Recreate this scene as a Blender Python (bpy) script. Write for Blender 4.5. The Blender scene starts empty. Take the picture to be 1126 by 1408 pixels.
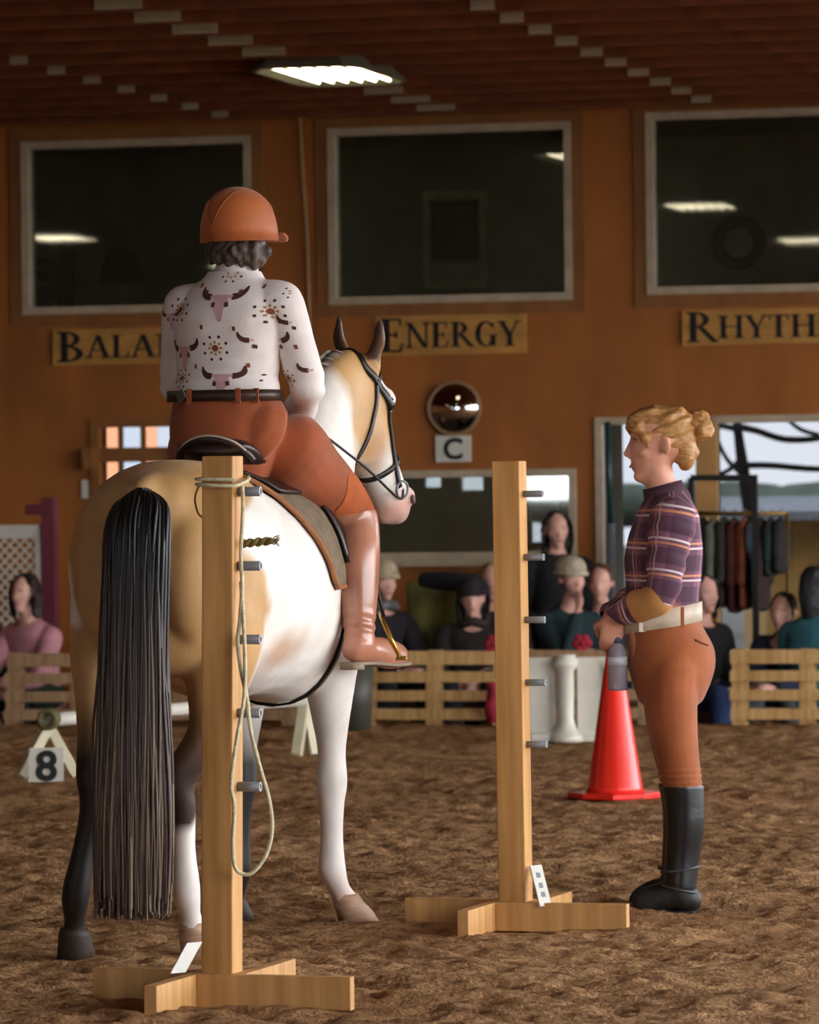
import bpy, bmesh, math, random
import numpy as np
from mathutils import Vector, Matrix, noise as mnoise
from mathutils.bvhtree import BVHTree
rnd = random.Random(7)
scene = bpy.context.scene
COL = scene.collection
PI = math.pi

# ------------------------------------------------------------------ camera
F, CX, CY, H, ROLL = 6670., 563., 682., 1.39, .012
CR = Vector((math.cos(ROLL), 0, -math.sin(ROLL)))
CU = Vector((math.sin(ROLL), 0, math.cos(ROLL)))
CAM = Vector((0, 0, H))
cam = bpy.data.cameras.new('camera')
cam.sensor_fit = 'HORIZONTAL'; cam.sensor_width = 24.; cam.lens = 24. * F / 1126.
cam.shift_y = -(704. - CY) / 1126.
cam.clip_end = 500.
cam.dof.use_dof = True; cam.dof.focus_distance = 14.6; cam.dof.aperture_fstop = 6.4
camo = bpy.data.objects.new('camera', cam); COL.objects.link(camo)
camo.matrix_world = Matrix(((CR.x, CU.x, 0, 0), (CR.y, CU.y, -1, 0), (CR.z, CU.z, 0, H), (0, 0, 0, 1)))
scene.camera = camo

# ------------------------------------------------------------------ sky, daylight, exposure
SKY = 7.5
world = bpy.data.worlds.new('overcast_sky'); scene.world = world; world.use_nodes = True
wn = world.node_tree.nodes; wl = world.node_tree.links
bg = wn['Background']
tc = wn.new('ShaderNodeTexCoord'); nz = wn.new('ShaderNodeTexNoise'); rp = wn.new('ShaderNodeValToRGB')
nz.inputs['Scale'].default_value = 3.; nz.inputs['Detail'].default_value = 4.
rp.color_ramp.elements[0].position = .35; rp.color_ramp.elements[0].color = (.72, .84, 1., 1)
rp.color_ramp.elements[1].position = .65; rp.color_ramp.elements[1].color = (1., .98, .95, 1)
wl.new(tc.outputs['Generated'], nz.inputs['Vector']); wl.new(nz.outputs['Fac'], rp.inputs['Fac']); wl.new(rp.outputs['Color'], bg.inputs['Color'])
bg.inputs['Strength'].default_value = SKY
vs = scene.view_settings
vs.view_transform = 'Standard'; vs.look = 'None'; vs.gamma = 1.; vs.use_curve_mapping = False
vs.exposure = 0.74
scene.cycles.use_denoising = True
scene.cycles.max_bounces = 8; scene.cycles.transparent_max_bounces = 12
scene.cycles.sample_clamp_indirect = 4.

# ------------------------------------------------------------------ frames of reference
def P(x, y, d):                         # photo point at depth d
    k = d / F
    return CAM + (CR * (x - CX) + CU * (CY - y)) * k + Vector((0, d, 0))
def G(x, y, z=0.):                      # photo point on the level z
    v = CR * (x - CX) + CU * (CY - y) + Vector((0, F, 0))
    return CAM + v * ((z - H) / v.z)
WA = math.radians(13.8)
E = Vector((math.cos(WA), -math.sin(WA), 0)); V = Vector((math.sin(WA), math.cos(WA), 0))
W0 = Vector((0, 33.2, 0))
def W(s, t, z): return W0 + E * s + V * t + Vector((0, 0, z))
def WP(x, y, t=0.):                     # photo point on the upright plane t behind the gallery wall -> (s, z)
    v = CR * (x - CX) + CU * (CY - y) + Vector((0, F, 0))
    n = V; k = (n.dot(W0 + V * t) - n.dot(CAM)) / n.dot(v)
    p = CAM + v * k
    return (p - W0).dot(E), p.z
LOW = -.42                              # level of the spectators' walk behind the pallets

# ------------------------------------------------------------------ materials
def hexc(h):
    h = h.lstrip('#'); r = [int(h[i:i+2], 16) / 255. for i in (0, 2, 4)]
    return tuple((c / 12.92 if c <= .04045 else ((c + .055) / 1.055) ** 2.4) for c in r) + (1.,)
MATS = {}
def mat(name, col, rough=.7, var=.12, scale=6., bump=0., bscale=40., metal=0., stretch=None, sheen=0., coat=0., col2=None, spec=.5):
    if name in MATS: return MATS[name]
    m = bpy.data.materials.new(name); m.use_nodes = True; MATS[name] = m
    n = m.node_tree.nodes; l = m.node_tree.links; b = n['Principled BSDF']
    c = hexc(col) if isinstance(col, str) else col
    b.inputs['Roughness'].default_value = rough; b.inputs['Metallic'].default_value = metal
    b.inputs['Specular IOR Level'].default_value = spec
    if sheen: b.inputs['Sheen Weight'].default_value = sheen
    if coat: b.inputs['Coat Weight'].default_value = coat; b.inputs['Coat Roughness'].default_value = .15
    t = n.new('ShaderNodeTexCoord'); mp = n.new('ShaderNodeMapping'); l.new(t.outputs['Object'], mp.inputs['Vector'])
    if stretch: mp.inputs['Scale'].default_value = stretch
    z = n.new('ShaderNodeTexNoise'); z.inputs['Scale'].default_value = scale; z.inputs['Detail'].default_value = 5.
    l.new(mp.outputs['Vector'], z.inputs['Vector'])
    r = n.new('ShaderNodeValToRGB')
    d = hexc(col2) if col2 else tuple(x * (1 - 2 * var) for x in c[:3]) + (1,)
    u = c if col2 else tuple(min(1, x * (1 + var)) for x in c[:3]) + (1,)
    r.color_ramp.elements[0].position = .3; r.color_ramp.elements[0].color = d
    r.color_ramp.elements[1].position = .7; r.color_ramp.elements[1].color = u
    l.new(z.outputs['Fac'], r.inputs['Fac']); l.new(r.outputs['Color'], b.inputs['Base Color'])
    if bump:
        z2 = n.new('ShaderNodeTexNoise'); z2.inputs['Scale'].default_value = bscale; z2.inputs['Detail'].default_value = 4.
        l.new(mp.outputs['Vector'], z2.inputs['Vector'])
        bp = n.new('ShaderNodeBump'); bp.inputs['Strength'].default_value = bump; bp.inputs['Distance'].default_value = .01
        l.new(z2.outputs['Fac'], bp.inputs['Height']); l.new(bp.outputs['Normal'], b.inputs['Normal'])
    return m
def vcol_mat(name, rough=.7, bump=.2, bscale=60., sheen=0., var=.15, scale=9.):
    m = bpy.data.materials.new(name); m.use_nodes = True; MATS[name] = m
    n = m.node_tree.nodes; l = m.node_tree.links; b = n['Principled BSDF']
    b.inputs['Roughness'].default_value = rough
    if sheen: b.inputs['Sheen Weight'].default_value = sheen
    a = n.new('ShaderNodeAttribute'); a.attribute_name = 'col'
    t = n.new('ShaderNodeTexCoord')
    z = n.new('ShaderNodeTexNoise'); z.inputs['Scale'].default_value = scale; z.inputs['Detail'].default_value = 6.
    l.new(t.outputs['Object'], z.inputs['Vector'])
    mr = n.new('ShaderNodeMapRange'); mr.inputs[1].default_value = .3; mr.inputs[2].default_value = .7
    mr.inputs[3].default_value = 1 - var; mr.inputs[4].default_value = 1 + var * .5
    l.new(z.outputs['Fac'], mr.inputs[0])
    mx = n.new('ShaderNodeVectorMath'); mx.operation = 'SCALE'
    l.new(a.outputs['Color'], mx.inputs[0]); l.new(mr.outputs[0], mx.inputs['Scale']); l.new(mx.outputs[0], b.inputs['Base Color'])
    z2 = n.new('ShaderNodeTexNoise'); z2.inputs['Scale'].default_value = bscale; l.new(t.outputs['Object'], z2.inputs['Vector'])
    bp = n.new('ShaderNodeBump'); bp.inputs['Strength'].default_value = bump; bp.inputs['Distance'].default_value = .004
    l.new(z2.outputs['Fac'], bp.inputs['Height']); l.new(bp.outputs['Normal'], b.inputs['Normal'])
    return m
def glass_mat(name, tint=(1, 1, 1, 1), ior=1.5, refl=1., lift=0.):
    m = bpy.data.materials.new(name); m.use_nodes = True; MATS[name] = m
    n = m.node_tree.nodes; l = m.node_tree.links; o = n['Material Output']; n.remove(n['Principled BSDF'])
    tr = n.new('ShaderNodeBsdfTransparent'); tr.inputs['Color'].default_value = tint
    gl = n.new('ShaderNodeBsdfGlossy'); gl.inputs['Roughness'].default_value = .02
    gl.inputs['Color'].default_value = (refl, refl, refl, 1)
    fr = n.new('ShaderNodeFresnel'); fr.inputs['IOR'].default_value = ior
    mx = n.new('ShaderNodeMixShader')
    l.new(fr.outputs[0], mx.inputs[0]); l.new(tr.outputs[0], mx.inputs[1]); l.new(gl.outputs[0], mx.inputs[2])
    df = n.new('ShaderNodeBsdfDiffuse'); df.inputs['Color'].default_value = hexc('#8f9478'); m2 = n.new('ShaderNodeMixShader'); m2.inputs[0].default_value = lift  # diffuse share that brightens panes which would otherwise render black
    l.new(mx.outputs[0], m2.inputs[1]); l.new(df.outputs[0], m2.inputs[2]); l.new(m2.outputs[0], o.inputs['Surface'])
    return m
def emit_mat(name, col, k):
    m = bpy.data.materials.new(name); m.use_nodes = True; MATS[name] = m
    b = m.node_tree.nodes['Principled BSDF']; b.inputs['Base Color'].default_value = col
    b.inputs['Emission Color'].default_value = col; b.inputs['Emission Strength'].default_value = k
    return m

# ------------------------------------------------------------------ mesh builder (world coordinates in, local coordinates out)
XF = {}
def thing(name, label, cat, loc=(0, 0, 0), rotz=0., group=None, kind=None):
    o = bpy.data.objects.new(name, None); COL.objects.link(o)
    o.location = loc; o.rotation_euler = (0, 0, rotz); o.empty_display_size = .1
    XF[o.name] = Matrix.Translation(Vector(loc)) @ Matrix.Rotation(rotz, 4, 'Z')
    return tag(o, label, cat, group, kind)
def tag(o, label=None, cat=None, group=None, kind=None):
    if label: o['label'] = label
    if cat: o['category'] = cat
    if group: o['group'] = group
    if kind: o['kind'] = kind
    return o
def link(name, me, m, parent=None, smooth=False):
    o = bpy.data.objects.new(name, me); COL.objects.link(o)
    if m and not me.materials: me.materials.append(m)
    if parent: o.parent = parent; XF[o.name] = XF[parent.name]
    if smooth: me.polygons.foreach_set('use_smooth', [True] * len(me.polygons))
    return o
def cr(pts, n):                          # Catmull-Rom through a list of numpy rows
    pts = [np.asarray(p, float) for p in pts]
    if len(pts) < 3: n = max(n, 1)
    out = []
    for i in range(len(pts) - 1):
        a = pts[max(i - 1, 0)]; b = pts[i]; c = pts[i + 1]; d = pts[min(i + 2, len(pts) - 1)]
        for k in range(n):
            t = k / n
            out.append(.5 * (2 * b + (c - a) * t + (2 * a - 5 * b + 4 * c - d) * t * t + (3 * b - a - 3 * c + d) * t ** 3))
    out.append(pts[-1]); return out
class MB:
    def __init__(s): s.v = []; s.f = []
    def add(s, vs, fs):
        o = len(s.v); s.v += [tuple(map(float, p)) for p in vs]; s.f += [tuple(i + o for i in f) for f in fs]; return s
    def box(s, c, ax, ay, az):           # centre and three half-axis vectors
        c, ax, ay, az = map(Vector, (c, ax, ay, az)); vs = []
        for i in (-1, 1):
            for j in (-1, 1):
                for k in (-1, 1): vs.append(c + ax * i + ay * j + az * k)
        return s.add(vs, [(0, 1, 3, 2), (4, 6, 7, 5), (0, 4, 5, 1), (2, 3, 7, 6), (0, 2, 6, 4), (1, 5, 7, 3)])
    def bar(s, a, b, w, h, up=(0, 0, 1)):    # box beam from a to b, width w, height h
        a, b, up = Vector(a), Vector(b), Vector(up); d = (b - a).normalized()
        x = d.cross(up).normalized(); y = x.cross(d).normalized()
        return s.box((a + b) / 2, (b - a) / 2, x * w / 2, y * h / 2)
    def prism(s, poly, origin, ux, uy, un):      # flat polygon extruded by un
        o, ux, uy, un = map(Vector, (origin, ux, uy, un)); n = len(poly)
        a = [o + ux * p[0] + uy * p[1] for p in poly]; b = [p + un for p in a]
        return s.add(a + b, [tuple(range(n))[::-1], tuple(range(n, 2 * n))] + [(i, (i + 1) % n, n + (i + 1) % n, n + i) for i in range(n)])
    def rings(s, rings, cap=True, closed=False):
        n = len(rings[0]); vs = [p for r in rings for p in r]; fs = []
        m = len(rings)
        for i in range(m if closed else m - 1):
            for j in range(n):
                a = i * n + j; b = i * n + (j + 1) % n; i2 = (i + 1) % m
                fs.append((a, b, i2 * n + (j + 1) % n, i2 * n + j))
        if cap and not closed:
            fs.append(tuple(range(n))[::-1]); fs.append(tuple((m - 1) * n + j for j in range(n)))
        return s.add(vs, fs)
    def loft(s, secs, n=16, sub=4, dome=True, pw=2.):  # section = (centre, half-axis A, half-axis B)
        rows = [np.concatenate([np.array(c, float), np.array(a, float), np.array(b, float)]) for c, a, b in secs]
        rows = cr(rows, sub)
        if dome:
            def cap(r0, r1, out):
                d = r0[:3] - r1[:3]; L = np.linalg.norm(d); d = d / (L + 1e-9)
                rr = min(np.linalg.norm(r0[3:6]), np.linalg.norm(r0[6:9])); res = []
                for a in (35, 65, 85):
                    k = math.cos(math.radians(a)); q = r0.copy(); q[:3] = r0[:3] + d * rr * .8 * math.sin(math.radians(a)); q[3:] *= k; res.append(q)
                return res
            rows = cap(rows[0], rows[1], 0)[::-1] + rows + cap(rows[-1], rows[-2], 0)
        rg = []
        for r in rows:
            pts = []
            for j in range(n):
                t = 2 * PI * j / n; c, q = math.cos(t), math.sin(t)
                c = math.copysign(abs(c) ** (2 / pw), c); q = math.copysign(abs(q) ** (2 / pw), q)
                pts.append(r[:3] + r[3:6] * c + r[6:9] * q)
            rg.append(pts)
        return s.rings(rg)
    def tube(s, pts, rad, n=8, sub=4, cap=True, closed=False):
        pts = [np.array(p, float) for p in pts]
        if not hasattr(rad, '__len__'): rad = [rad] * len(pts)
        if closed: rows = [np.append(p, r) for p, r in zip(pts, rad)]; rows = cr(rows + rows[:1], sub)[:-1]
        else: rows = cr([np.append(p, r) for p, r in zip(pts, rad)], sub)
        rg = []; up = None; m = len(rows)
        for i, r in enumerate(rows):
            if closed: d = rows[(i + 1) % m][:3] - rows[i - 1][:3]
            else: d = rows[min(i + 1, m - 1)][:3] - rows[max(i - 1, 0)][:3]
            d = d / (np.linalg.norm(d) + 1e-9)
            if up is None:
                up = np.array((0, 0, 1.)) if abs(d[2]) < .9 else np.array((0, 1., 0))
            x = np.cross(up, d); x /= np.linalg.norm(x) + 1e-9; y = np.cross(d, x); up = y
            rg.append([r[:3] + (x * math.cos(2 * PI * j / n) + y * math.sin(2 * PI * j / n)) * abs(r[3]) for j in range(n)])
        return s.rings(rg, cap, closed)
    def limb(s, pts, rad, n=14, sub=4):       # round tapering limb with domed ends
        pts = [np.array(p, float) for p in pts]
        secs = []
        for i, (p, r) in enumerate(zip(pts, rad)):
            d = pts[min(i + 1, len(pts) - 1)] - pts[max(i - 1, 0)]; d /= np.linalg.norm(d) + 1e-9
            u = np.array((0, 1., 0)) if abs(d[1]) < .8 else np.array((1., 0, 0))
            x = np.cross(u, d); x /= np.linalg.norm(x); y = np.cross(d, x)
            ra, rb = r if hasattr(r, '__len__') else (r, r)
            secs.append((p, x * ra, y * rb))
        return s.loft(secs, n, sub)
    def ell(s, c, ax, ay, az, n=14, m=9):
        c, ax, ay, az = [np.array(q, float) for q in (c, ax, ay, az)]; rg = []
        for i in range(1, m):
            a = PI * i / m
            rg.append([c + az * -math.cos(a) + (ax * math.cos(2 * PI * j / n) + ay * math.sin(2 * PI * j / n)) * math.sin(a) for j in range(n)])
        o = len(s.v); s.rings(rg, cap=False); k = len(s.v)
        s.v += [tuple(c - az), tuple(c + az)]
        for j in range(n): s.f += [(o + (j + 1) % n, o + j, k), (k - n + j, k - n + (j + 1) % n, k + 1)]
        return s
    def lathe(s, prof, c, axis=(0, 0, 1), n=24, closed=False):  # profile (radius, height)
        ax = Vector(axis).normalized(); x = ax.orthogonal().normalized(); y = ax.cross(x); c = Vector(c)
        rg = [[c + ax * h + (x * math.cos(2 * PI * j / n) + y * math.sin(2 * PI * j / n)) * r for j in range(n)] for r, h in prof]
        return s.rings(rg, cap=not closed, closed=closed)
    def mesh(s, name, M=None):
        me = bpy.data.meshes.new(name); v = s.v
        if M is not None: v = [tuple(M @ Vector(p)) for p in v]
        me.from_pydata(v, [], s.f); me.update()
        bm = bmesh.new(); bm.from_mesh(me); bmesh.ops.recalc_face_normals(bm, faces=bm.faces[:]); bm.to_mesh(me); bm.free()
        return me
    def build(s, name, m, parent=None, smooth=False, bevel=0.):
        M = XF[parent.name].inverted() if parent else None
        o = link(name, s.mesh(name, M), m, parent, smooth)
        if bevel:
            b = o.modifiers.new('bevel', 'BEVEL'); b.width = bevel; b.segments = 2; b.limit_method = 'ANGLE'
        return o
    def solo(s, name, m, label, cat, base=None, group=None, kind=None, smooth=False, bevel=0.):  # one-mesh thing with its origin at its base
        vs = np.array(s.v); b = Vector(base) if base is not None else Vector(((vs[:, 0].min() + vs[:, 0].max()) / 2, (vs[:, 1].min() + vs[:, 1].max()) / 2, vs[:, 2].min()))
        o = link(name, s.mesh(name, Matrix.Translation(-b)), m, None, smooth); o.location = b; XF[o.name] = Matrix.Translation(b)
        if bevel:
            q = o.modifiers.new('bevel', 'BEVEL'); q.width = bevel; q.segments = 2; q.limit_method = 'ANGLE'
        return tag(o, label, cat, group, kind)
def np_mesh(name, v, faces, M=None, m=None, parent=None, cols=None, attr=None):
    me = bpy.data.meshes.new(name)
    v = np.asarray(v, float)
    if M is not None:
        A = np.array(M); v = v @ A[:3, :3].T + A[:3, 3]
    me.from_pydata(v.tolist(), [], [tuple(f) for f in faces]); me.update()
    if cols is not None:
        a = me.attributes.new('col', 'FLOAT_COLOR', 'POINT'); a.data.foreach_set('color', np.asarray(cols, np.float32).ravel())
    if attr is not None:
        a = me.attributes.new('puv', 'FLOAT_VECTOR', 'POINT'); a.data.foreach_set('vector', np.asarray(attr, np.float32).ravel())
    return link(name, me, m, parent, True)
def remesh(mb, voxel, iters=6, weight=None):     # union of overlapping closed shapes -> one continuous skin (numpy verts, quads, normals)
    me = bpy.data.meshes.new('tmp'); me.from_pydata(mb.v, [], mb.f); me.update()
    bm = bmesh.new(); bm.from_mesh(me); bmesh.ops.recalc_face_normals(bm, faces=bm.faces[:]); bm.to_mesh(me); bm.free()
    o = bpy.data.objects.new('tmp', me); COL.objects.link(o)
    r = o.modifiers.new('r', 'REMESH'); r.mode = 'VOXEL'; r.voxel_size = voxel
    ev = o.evaluated_get(bpy.context.evaluated_depsgraph_get()); em = ev.to_mesh()
    n = len(em.vertices); v = np.empty(n * 3); em.vertices.foreach_get('co', v); v = v.reshape(-1, 3)
    faces = [tuple(p.vertices) for p in em.polygons]
    ne = len(em.edges); ed = np.empty(ne * 2, np.int32); em.edges.foreach_get('vertices', ed); ed = ed.reshape(-1, 2)
    ev.to_mesh_clear(); bpy.data.objects.remove(o); bpy.data.meshes.remove(me)
    deg = np.bincount(ed.ravel(), minlength=n).astype(float)
    w = np.full(n, .5) if weight is None else weight(v) * .5
    for _ in range(iters):
        acc = np.empty_like(v)
        for k in range(3):
            acc[:, k] = np.bincount(ed[:, 0], v[ed[:, 1], k], n) + np.bincount(ed[:, 1], v[ed[:, 0], k], n)
        v = v + ((acc / deg[:, None]) - v) * w[:, None]
    return v, faces, normals(v, faces)
def normals(v, faces):
    q = np.array([f[:4] if len(f) >= 4 else (f[0], f[1], f[2], f[2]) for f in faces])
    nn = np.cross(v[q[:, 2]] - v[q[:, 0]], v[q[:, 3]] - v[q[:, 1]]); N = np.zeros_like(v)
    for k in range(4):
        for c in range(3): N[:, c] += np.bincount(q[:, k], nn[:, c], len(v))
    return N / (np.linalg.norm(N, axis=1)[:, None] + 1e-12)
def shell(v, faces, N, mask, off, fold=0., fscale=12., seed=0.):   # cloth lying on a body: the masked faces lifted along their normals
    keep = [f for f in faces if all(mask[i] for i in f)]
    idx = np.unique(np.array([i for f in keep for i in f])); mp = -np.ones(len(v), int); mp[idx] = np.arange(len(idx))
    o = np.full(len(idx), off) if not hasattr(off, '__len__') else off[idx]
    p = v[idx] + N[idx] * o[:, None]
    if fold: p = p + N[idx] * (fold * vnoise(v[idx] * fscale + seed))[:, None]
    fs = [tuple(mp[i] for i in f) for f in keep]; cnt = {}
    for f in fs:
        for a, b in zip(f, f[1:] + f[:1]): k = (a, b) if a < b else (b, a); cnt[k] = cnt.get(k, 0) + 1
    be = np.array([k for k, c in cnt.items() if c == 1])           # even out the hems
    if len(be):
        dg_ = np.bincount(be.ravel(), minlength=len(p)); bi = np.nonzero(dg_)[0]
        for _ in range(8):
            acc = np.zeros_like(p)
            for c in range(3): acc[:, c] = np.bincount(be[:, 0], p[be[:, 1], c], len(p)) + np.bincount(be[:, 1], p[be[:, 0], c], len(p))
            p[bi] = p[bi] * .5 + acc[bi] / dg_[bi][:, None] * .5
    return p, fs, idx
def _hash(i, j, k):
    n = (i * 374761393 + j * 668265263 + k * 2147483647 % 982451653) & 0xffffffff
    n = ((n ^ (n >> 13)) * 1274126177) & 0xffffffff
    return ((n ^ (n >> 16)) & 0xffff) / 32767.5 - 1.
def vnoise(p):                             # smooth value noise in -1..1 on rows of p
    p = np.asarray(p, float); i = np.floor(p).astype(np.int64); f = p - i; f = f * f * (3 - 2 * f); r = 0
    for a in (0, 1):
        for b in (0, 1):
            for c in (0, 1):
                w = (f[:, 0] if a else 1 - f[:, 0]) * (f[:, 1] if b else 1 - f[:, 1]) * (f[:, 2] if c else 1 - f[:, 2])
                r = r + w * _hash(i[:, 0] + a, i[:, 1] + b, i[:, 2] + c)
    return r
def fbm(p, o=3): return sum(vnoise(np.asarray(p) * 2 ** k + 7.3 * k) * .5 ** k for k in range(o))
def seg_dist(v, a, b):                     # distance to a segment and the parameter along it
    a = np.asarray(a, float); b = np.asarray(b, float); d = b - a
    t = np.clip(((v - a) @ d) / (d @ d), 0, 1); return np.linalg.norm(v - a - t[:, None] * d, axis=1), t
def copy_tree(o, parent=None):
    c = o.copy(); COL.objects.link(c); c.parent = parent
    XF[c.name] = XF[o.name]
    for ch in list(o.children): copy_tree(ch, c)
    return c
def text_polys(body, size):                # built-in sans lettering as a mesh (flat), centred
    cu = bpy.data.curves.new('t', 'FONT'); cu.body = body; cu.size = size; cu.align_x = 'CENTER'; cu.align_y = 'CENTER'
    cu.extrude = .002; cu.offset = size * .028; cu.resolution_u = 4
    o = bpy.data.objects.new('t', cu); COL.objects.link(o)
    ev = o.evaluated_get(bpy.context.evaluated_depsgraph_get()); em = ev.to_mesh()
    vs = [tuple(q.co) for q in em.vertices]; fs = [tuple(q.vertices) for q in em.polygons]
    ev.to_mesh_clear(); bpy.data.objects.remove(o); bpy.data.curves.remove(cu)
    xs = [q[0] for q in vs]; ys = [q[1] for q in vs]; mx = (min(xs) + max(xs)) / 2; my = (min(ys) + max(ys)) / 2
    return [(q[0] - mx, q[1] - my, q[2]) for q in vs], fs

# ================================================================== THE SETTING
M_wall = mat('plywood_wall', '#a86222', .65, .16, 2.2, .15, 30., stretch=(1, 1, .35))
M_case = mat('window_casing_wood', '#8f5a28', .6, .15, 5., stretch=(1, 1, .3))
M_dark = mat('dark_ceiling_wood', '#8a4a22', .75, .25, 3., .2, 20.)
M_beam = mat('ceiling_beam_wood', '#7a4020', .75, .2, 5.)
M_patch = mat('pale_beam_patch', '#b3a78c', .5, .1, 8.)
M_frame = mat('pale_window_frame', '#b9a68c', .55, .1, 8.)
M_glass = glass_mat('window_glass', (.9, .93, .9, 1), 1.8, lift=.055)  # grey-green lift put into the glass so the dark panes look lit
M_tint = glass_mat('tinted_door_glass', (.265, .27, .28, 1), 1.5)
M_room = mat('gallery_room_paint', '#a39c82', .8, .1, 3.)
M_white = mat('white_paint', '#d9d4c8', .5, .06, 6.)
M_black = mat('black_paint', '#15120f', .5, .1, 6.)
M_metal = mat('grey_steel', '#7d7f80', .35, .1, 9., metal=.7)
M_out = mat('outside_gravel', '#7c776b', .9, .2, .7)

# --- arena floor: loose sand, real relief; fine where the photograph looks, coarse elsewhere
def graded(stops):
    out = []
    for (a, b, st) in stops:
        n = max(1, int(round((b - a) / st))); out += [a + (b - a) * i / n for i in range(n)]
    return np.array(out + [stops[-1][1]])
gs = graded([(-16, -3, 1.3), (-3, -1., .1), (-1., 7.6, .023), (7.6, 13, .9)])
gt = graded([(-46, -21, 1.), (-21, -12, .022), (-12, -3.45, .045)])
SS, TT = np.meshgrid(gs, gt); fs_, ft_ = SS.ravel(), TT.ravel()
fp = np.stack([fs_, ft_, np.zeros_like(fs_)], 1)
q = fp * 1.
hz_ = .013 * fbm(q * 3.2, 2) + .013 * np.minimum(0, fbm(q * 8.5 + 11, 2) + .05) + .009 * fbm(q * 19 + 3, 3) + .009 * np.abs(vnoise(q * 40 + 5))
hz_ = hz_ - .003
def place_flat(x, y, r, amt):              # trodden spots where a hoof, boot or foot stands
    s, t = (Vector((x, y, 0)) - W0).dot(E), (Vector((x, y, 0)) - W0).dot(V)
    w = np.exp(-(((fs_ - s) ** 2 + (ft_ - t) ** 2) / r ** 2)); return hz_ * (1 - w) + amt * w
floor_xyz = np.stack([W0.x + E.x * fs_ + V.x * ft_, W0.y + E.y * fs_ + V.y * ft_, hz_], 1)
M_sand = bpy.data.materials.new('sand_footing'); M_sand.use_nodes = True
n_ = M_sand.node_tree.nodes; l_ = M_sand.node_tree.links; b_ = n_['Principled BSDF']
b_.inputs['Roughness'].default_value = .95; b_.inputs['Specular IOR Level'].default_value = .1
t_ = n_.new('ShaderNodeTexCoord'); z1 = n_.new('ShaderNodeTexNoise'); z1.inputs['Scale'].default_value = 1.1; z1.inputs['Detail'].default_value = 8.; z1.inputs['Roughness'].default_value = .7
r1 = n_.new('ShaderNodeValToRGB'); e_ = r1.color_ramp.elements
e_[0].position = .32; e_[0].color = hexc('#8c6440'); e_[1].position = .66; e_[1].color = hexc('#bf956a')
l_.new(t_.outputs['Object'], z1.inputs['Vector']); l_.new(z1.outputs['Fac'], r1.inputs['Fac'])
z3 = n_.new('ShaderNodeTexNoise'); z3.inputs['Scale'].default_value = 14.; z3.inputs['Detail'].default_value = 6.
r3 = n_.new('ShaderNodeValToRGB'); e_ = r3.color_ramp.elements
e_[0].position = .36; e_[0].color = (.42, .36, .32, 1); e_[1].position = .55; e_[1].color = (1, 1, 1, 1)
mxs = n_.new('ShaderNodeMix'); mxs.data_type = 'RGBA'; mxs.blend_type = 'MULTIPLY'; mxs.inputs[0].default_value = .8
l_.new(t_.outputs['Object'], z3.inputs['Vector']); l_.new(z3.outputs['Fac'], r3.inputs['Fac'])
l_.new(r1.outputs['Color'], mxs.inputs[6]); l_.new(r3.outputs['Color'], mxs.inputs[7]); l_.new(mxs.outputs[2], b_.inputs['Base Color'])
z2 = n_.new('ShaderNodeTexNoise'); z2.inputs['Scale'].default_value = 60.; z2.inputs['Detail'].default_value = 5.
bp_ = n_.new('ShaderNodeBump'); bp_.inputs['Strength'].default_value = 1.; bp_.inputs['Distance'].default_value = .01
l_.new(t_.outputs['Object'], z2.inputs['Vector']); l_.new(z2.outputs['Fac'], bp_.inputs['Height']); l_.new(bp_.outputs['Normal'], b_.inputs['Normal'])
ns, nt = len(gs), len(gt)
ii = (np.arange(nt - 1)[:, None] * ns + np.arange(ns - 1)[None, :]).ravel()
ff = np.stack([ii, ii + 1, ii + ns + 1, ii + ns], 1)
fm = bpy.data.meshes.new('floor'); fm.vertices.add(len(floor_xyz)); fm.vertices.foreach_set('co', floor_xyz.astype(np.float32).ravel())
fm.loops.add(ff.size); fm.loops.foreach_set('vertex_index', ff.astype(np.int32).ravel())
fm.polygons.add(len(ff)); fm.polygons.foreach_set('loop_start', (np.arange(len(ff)) * 4).astype(np.int32)); fm.update(calc_edges=True)
tag(link('floor', fm, M_sand, None, True), 'brown sand footing of the riding arena, churned by hooves', 'floor', kind='structure')
mb = MB(); mb.box(W(-1.5, -1.65, LOW - .05), E * 14.5, V * 1.85, (0, 0, .05))
tag(mb.build('floor_walkway', mat('walkway_concrete', '#6e6558', .9, .15, 2.)), 'grey sunken walkway behind the pallets where spectators sit', 'floor', kind='structure')
mb = MB(); mb.box(W(-1.5, -3.48, (LOW - .03) / 2 - .02), E * 14.5, V * .04, (0, 0, -LOW / 2 - .01))
tag(mb.build('trim_1', M_beam), 'dark timber kerb at the edge of the sand', 'kerb', kind='structure')
mb = MB(); mb.box((0, 20, LOW - .26), (160, 0, 0), (0, 160, 0), (0, 0, .12))
tag(mb.build('ground_outside', M_out), 'grey gravel ground outside beyond the glass doors', 'ground', kind='structure')

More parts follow.
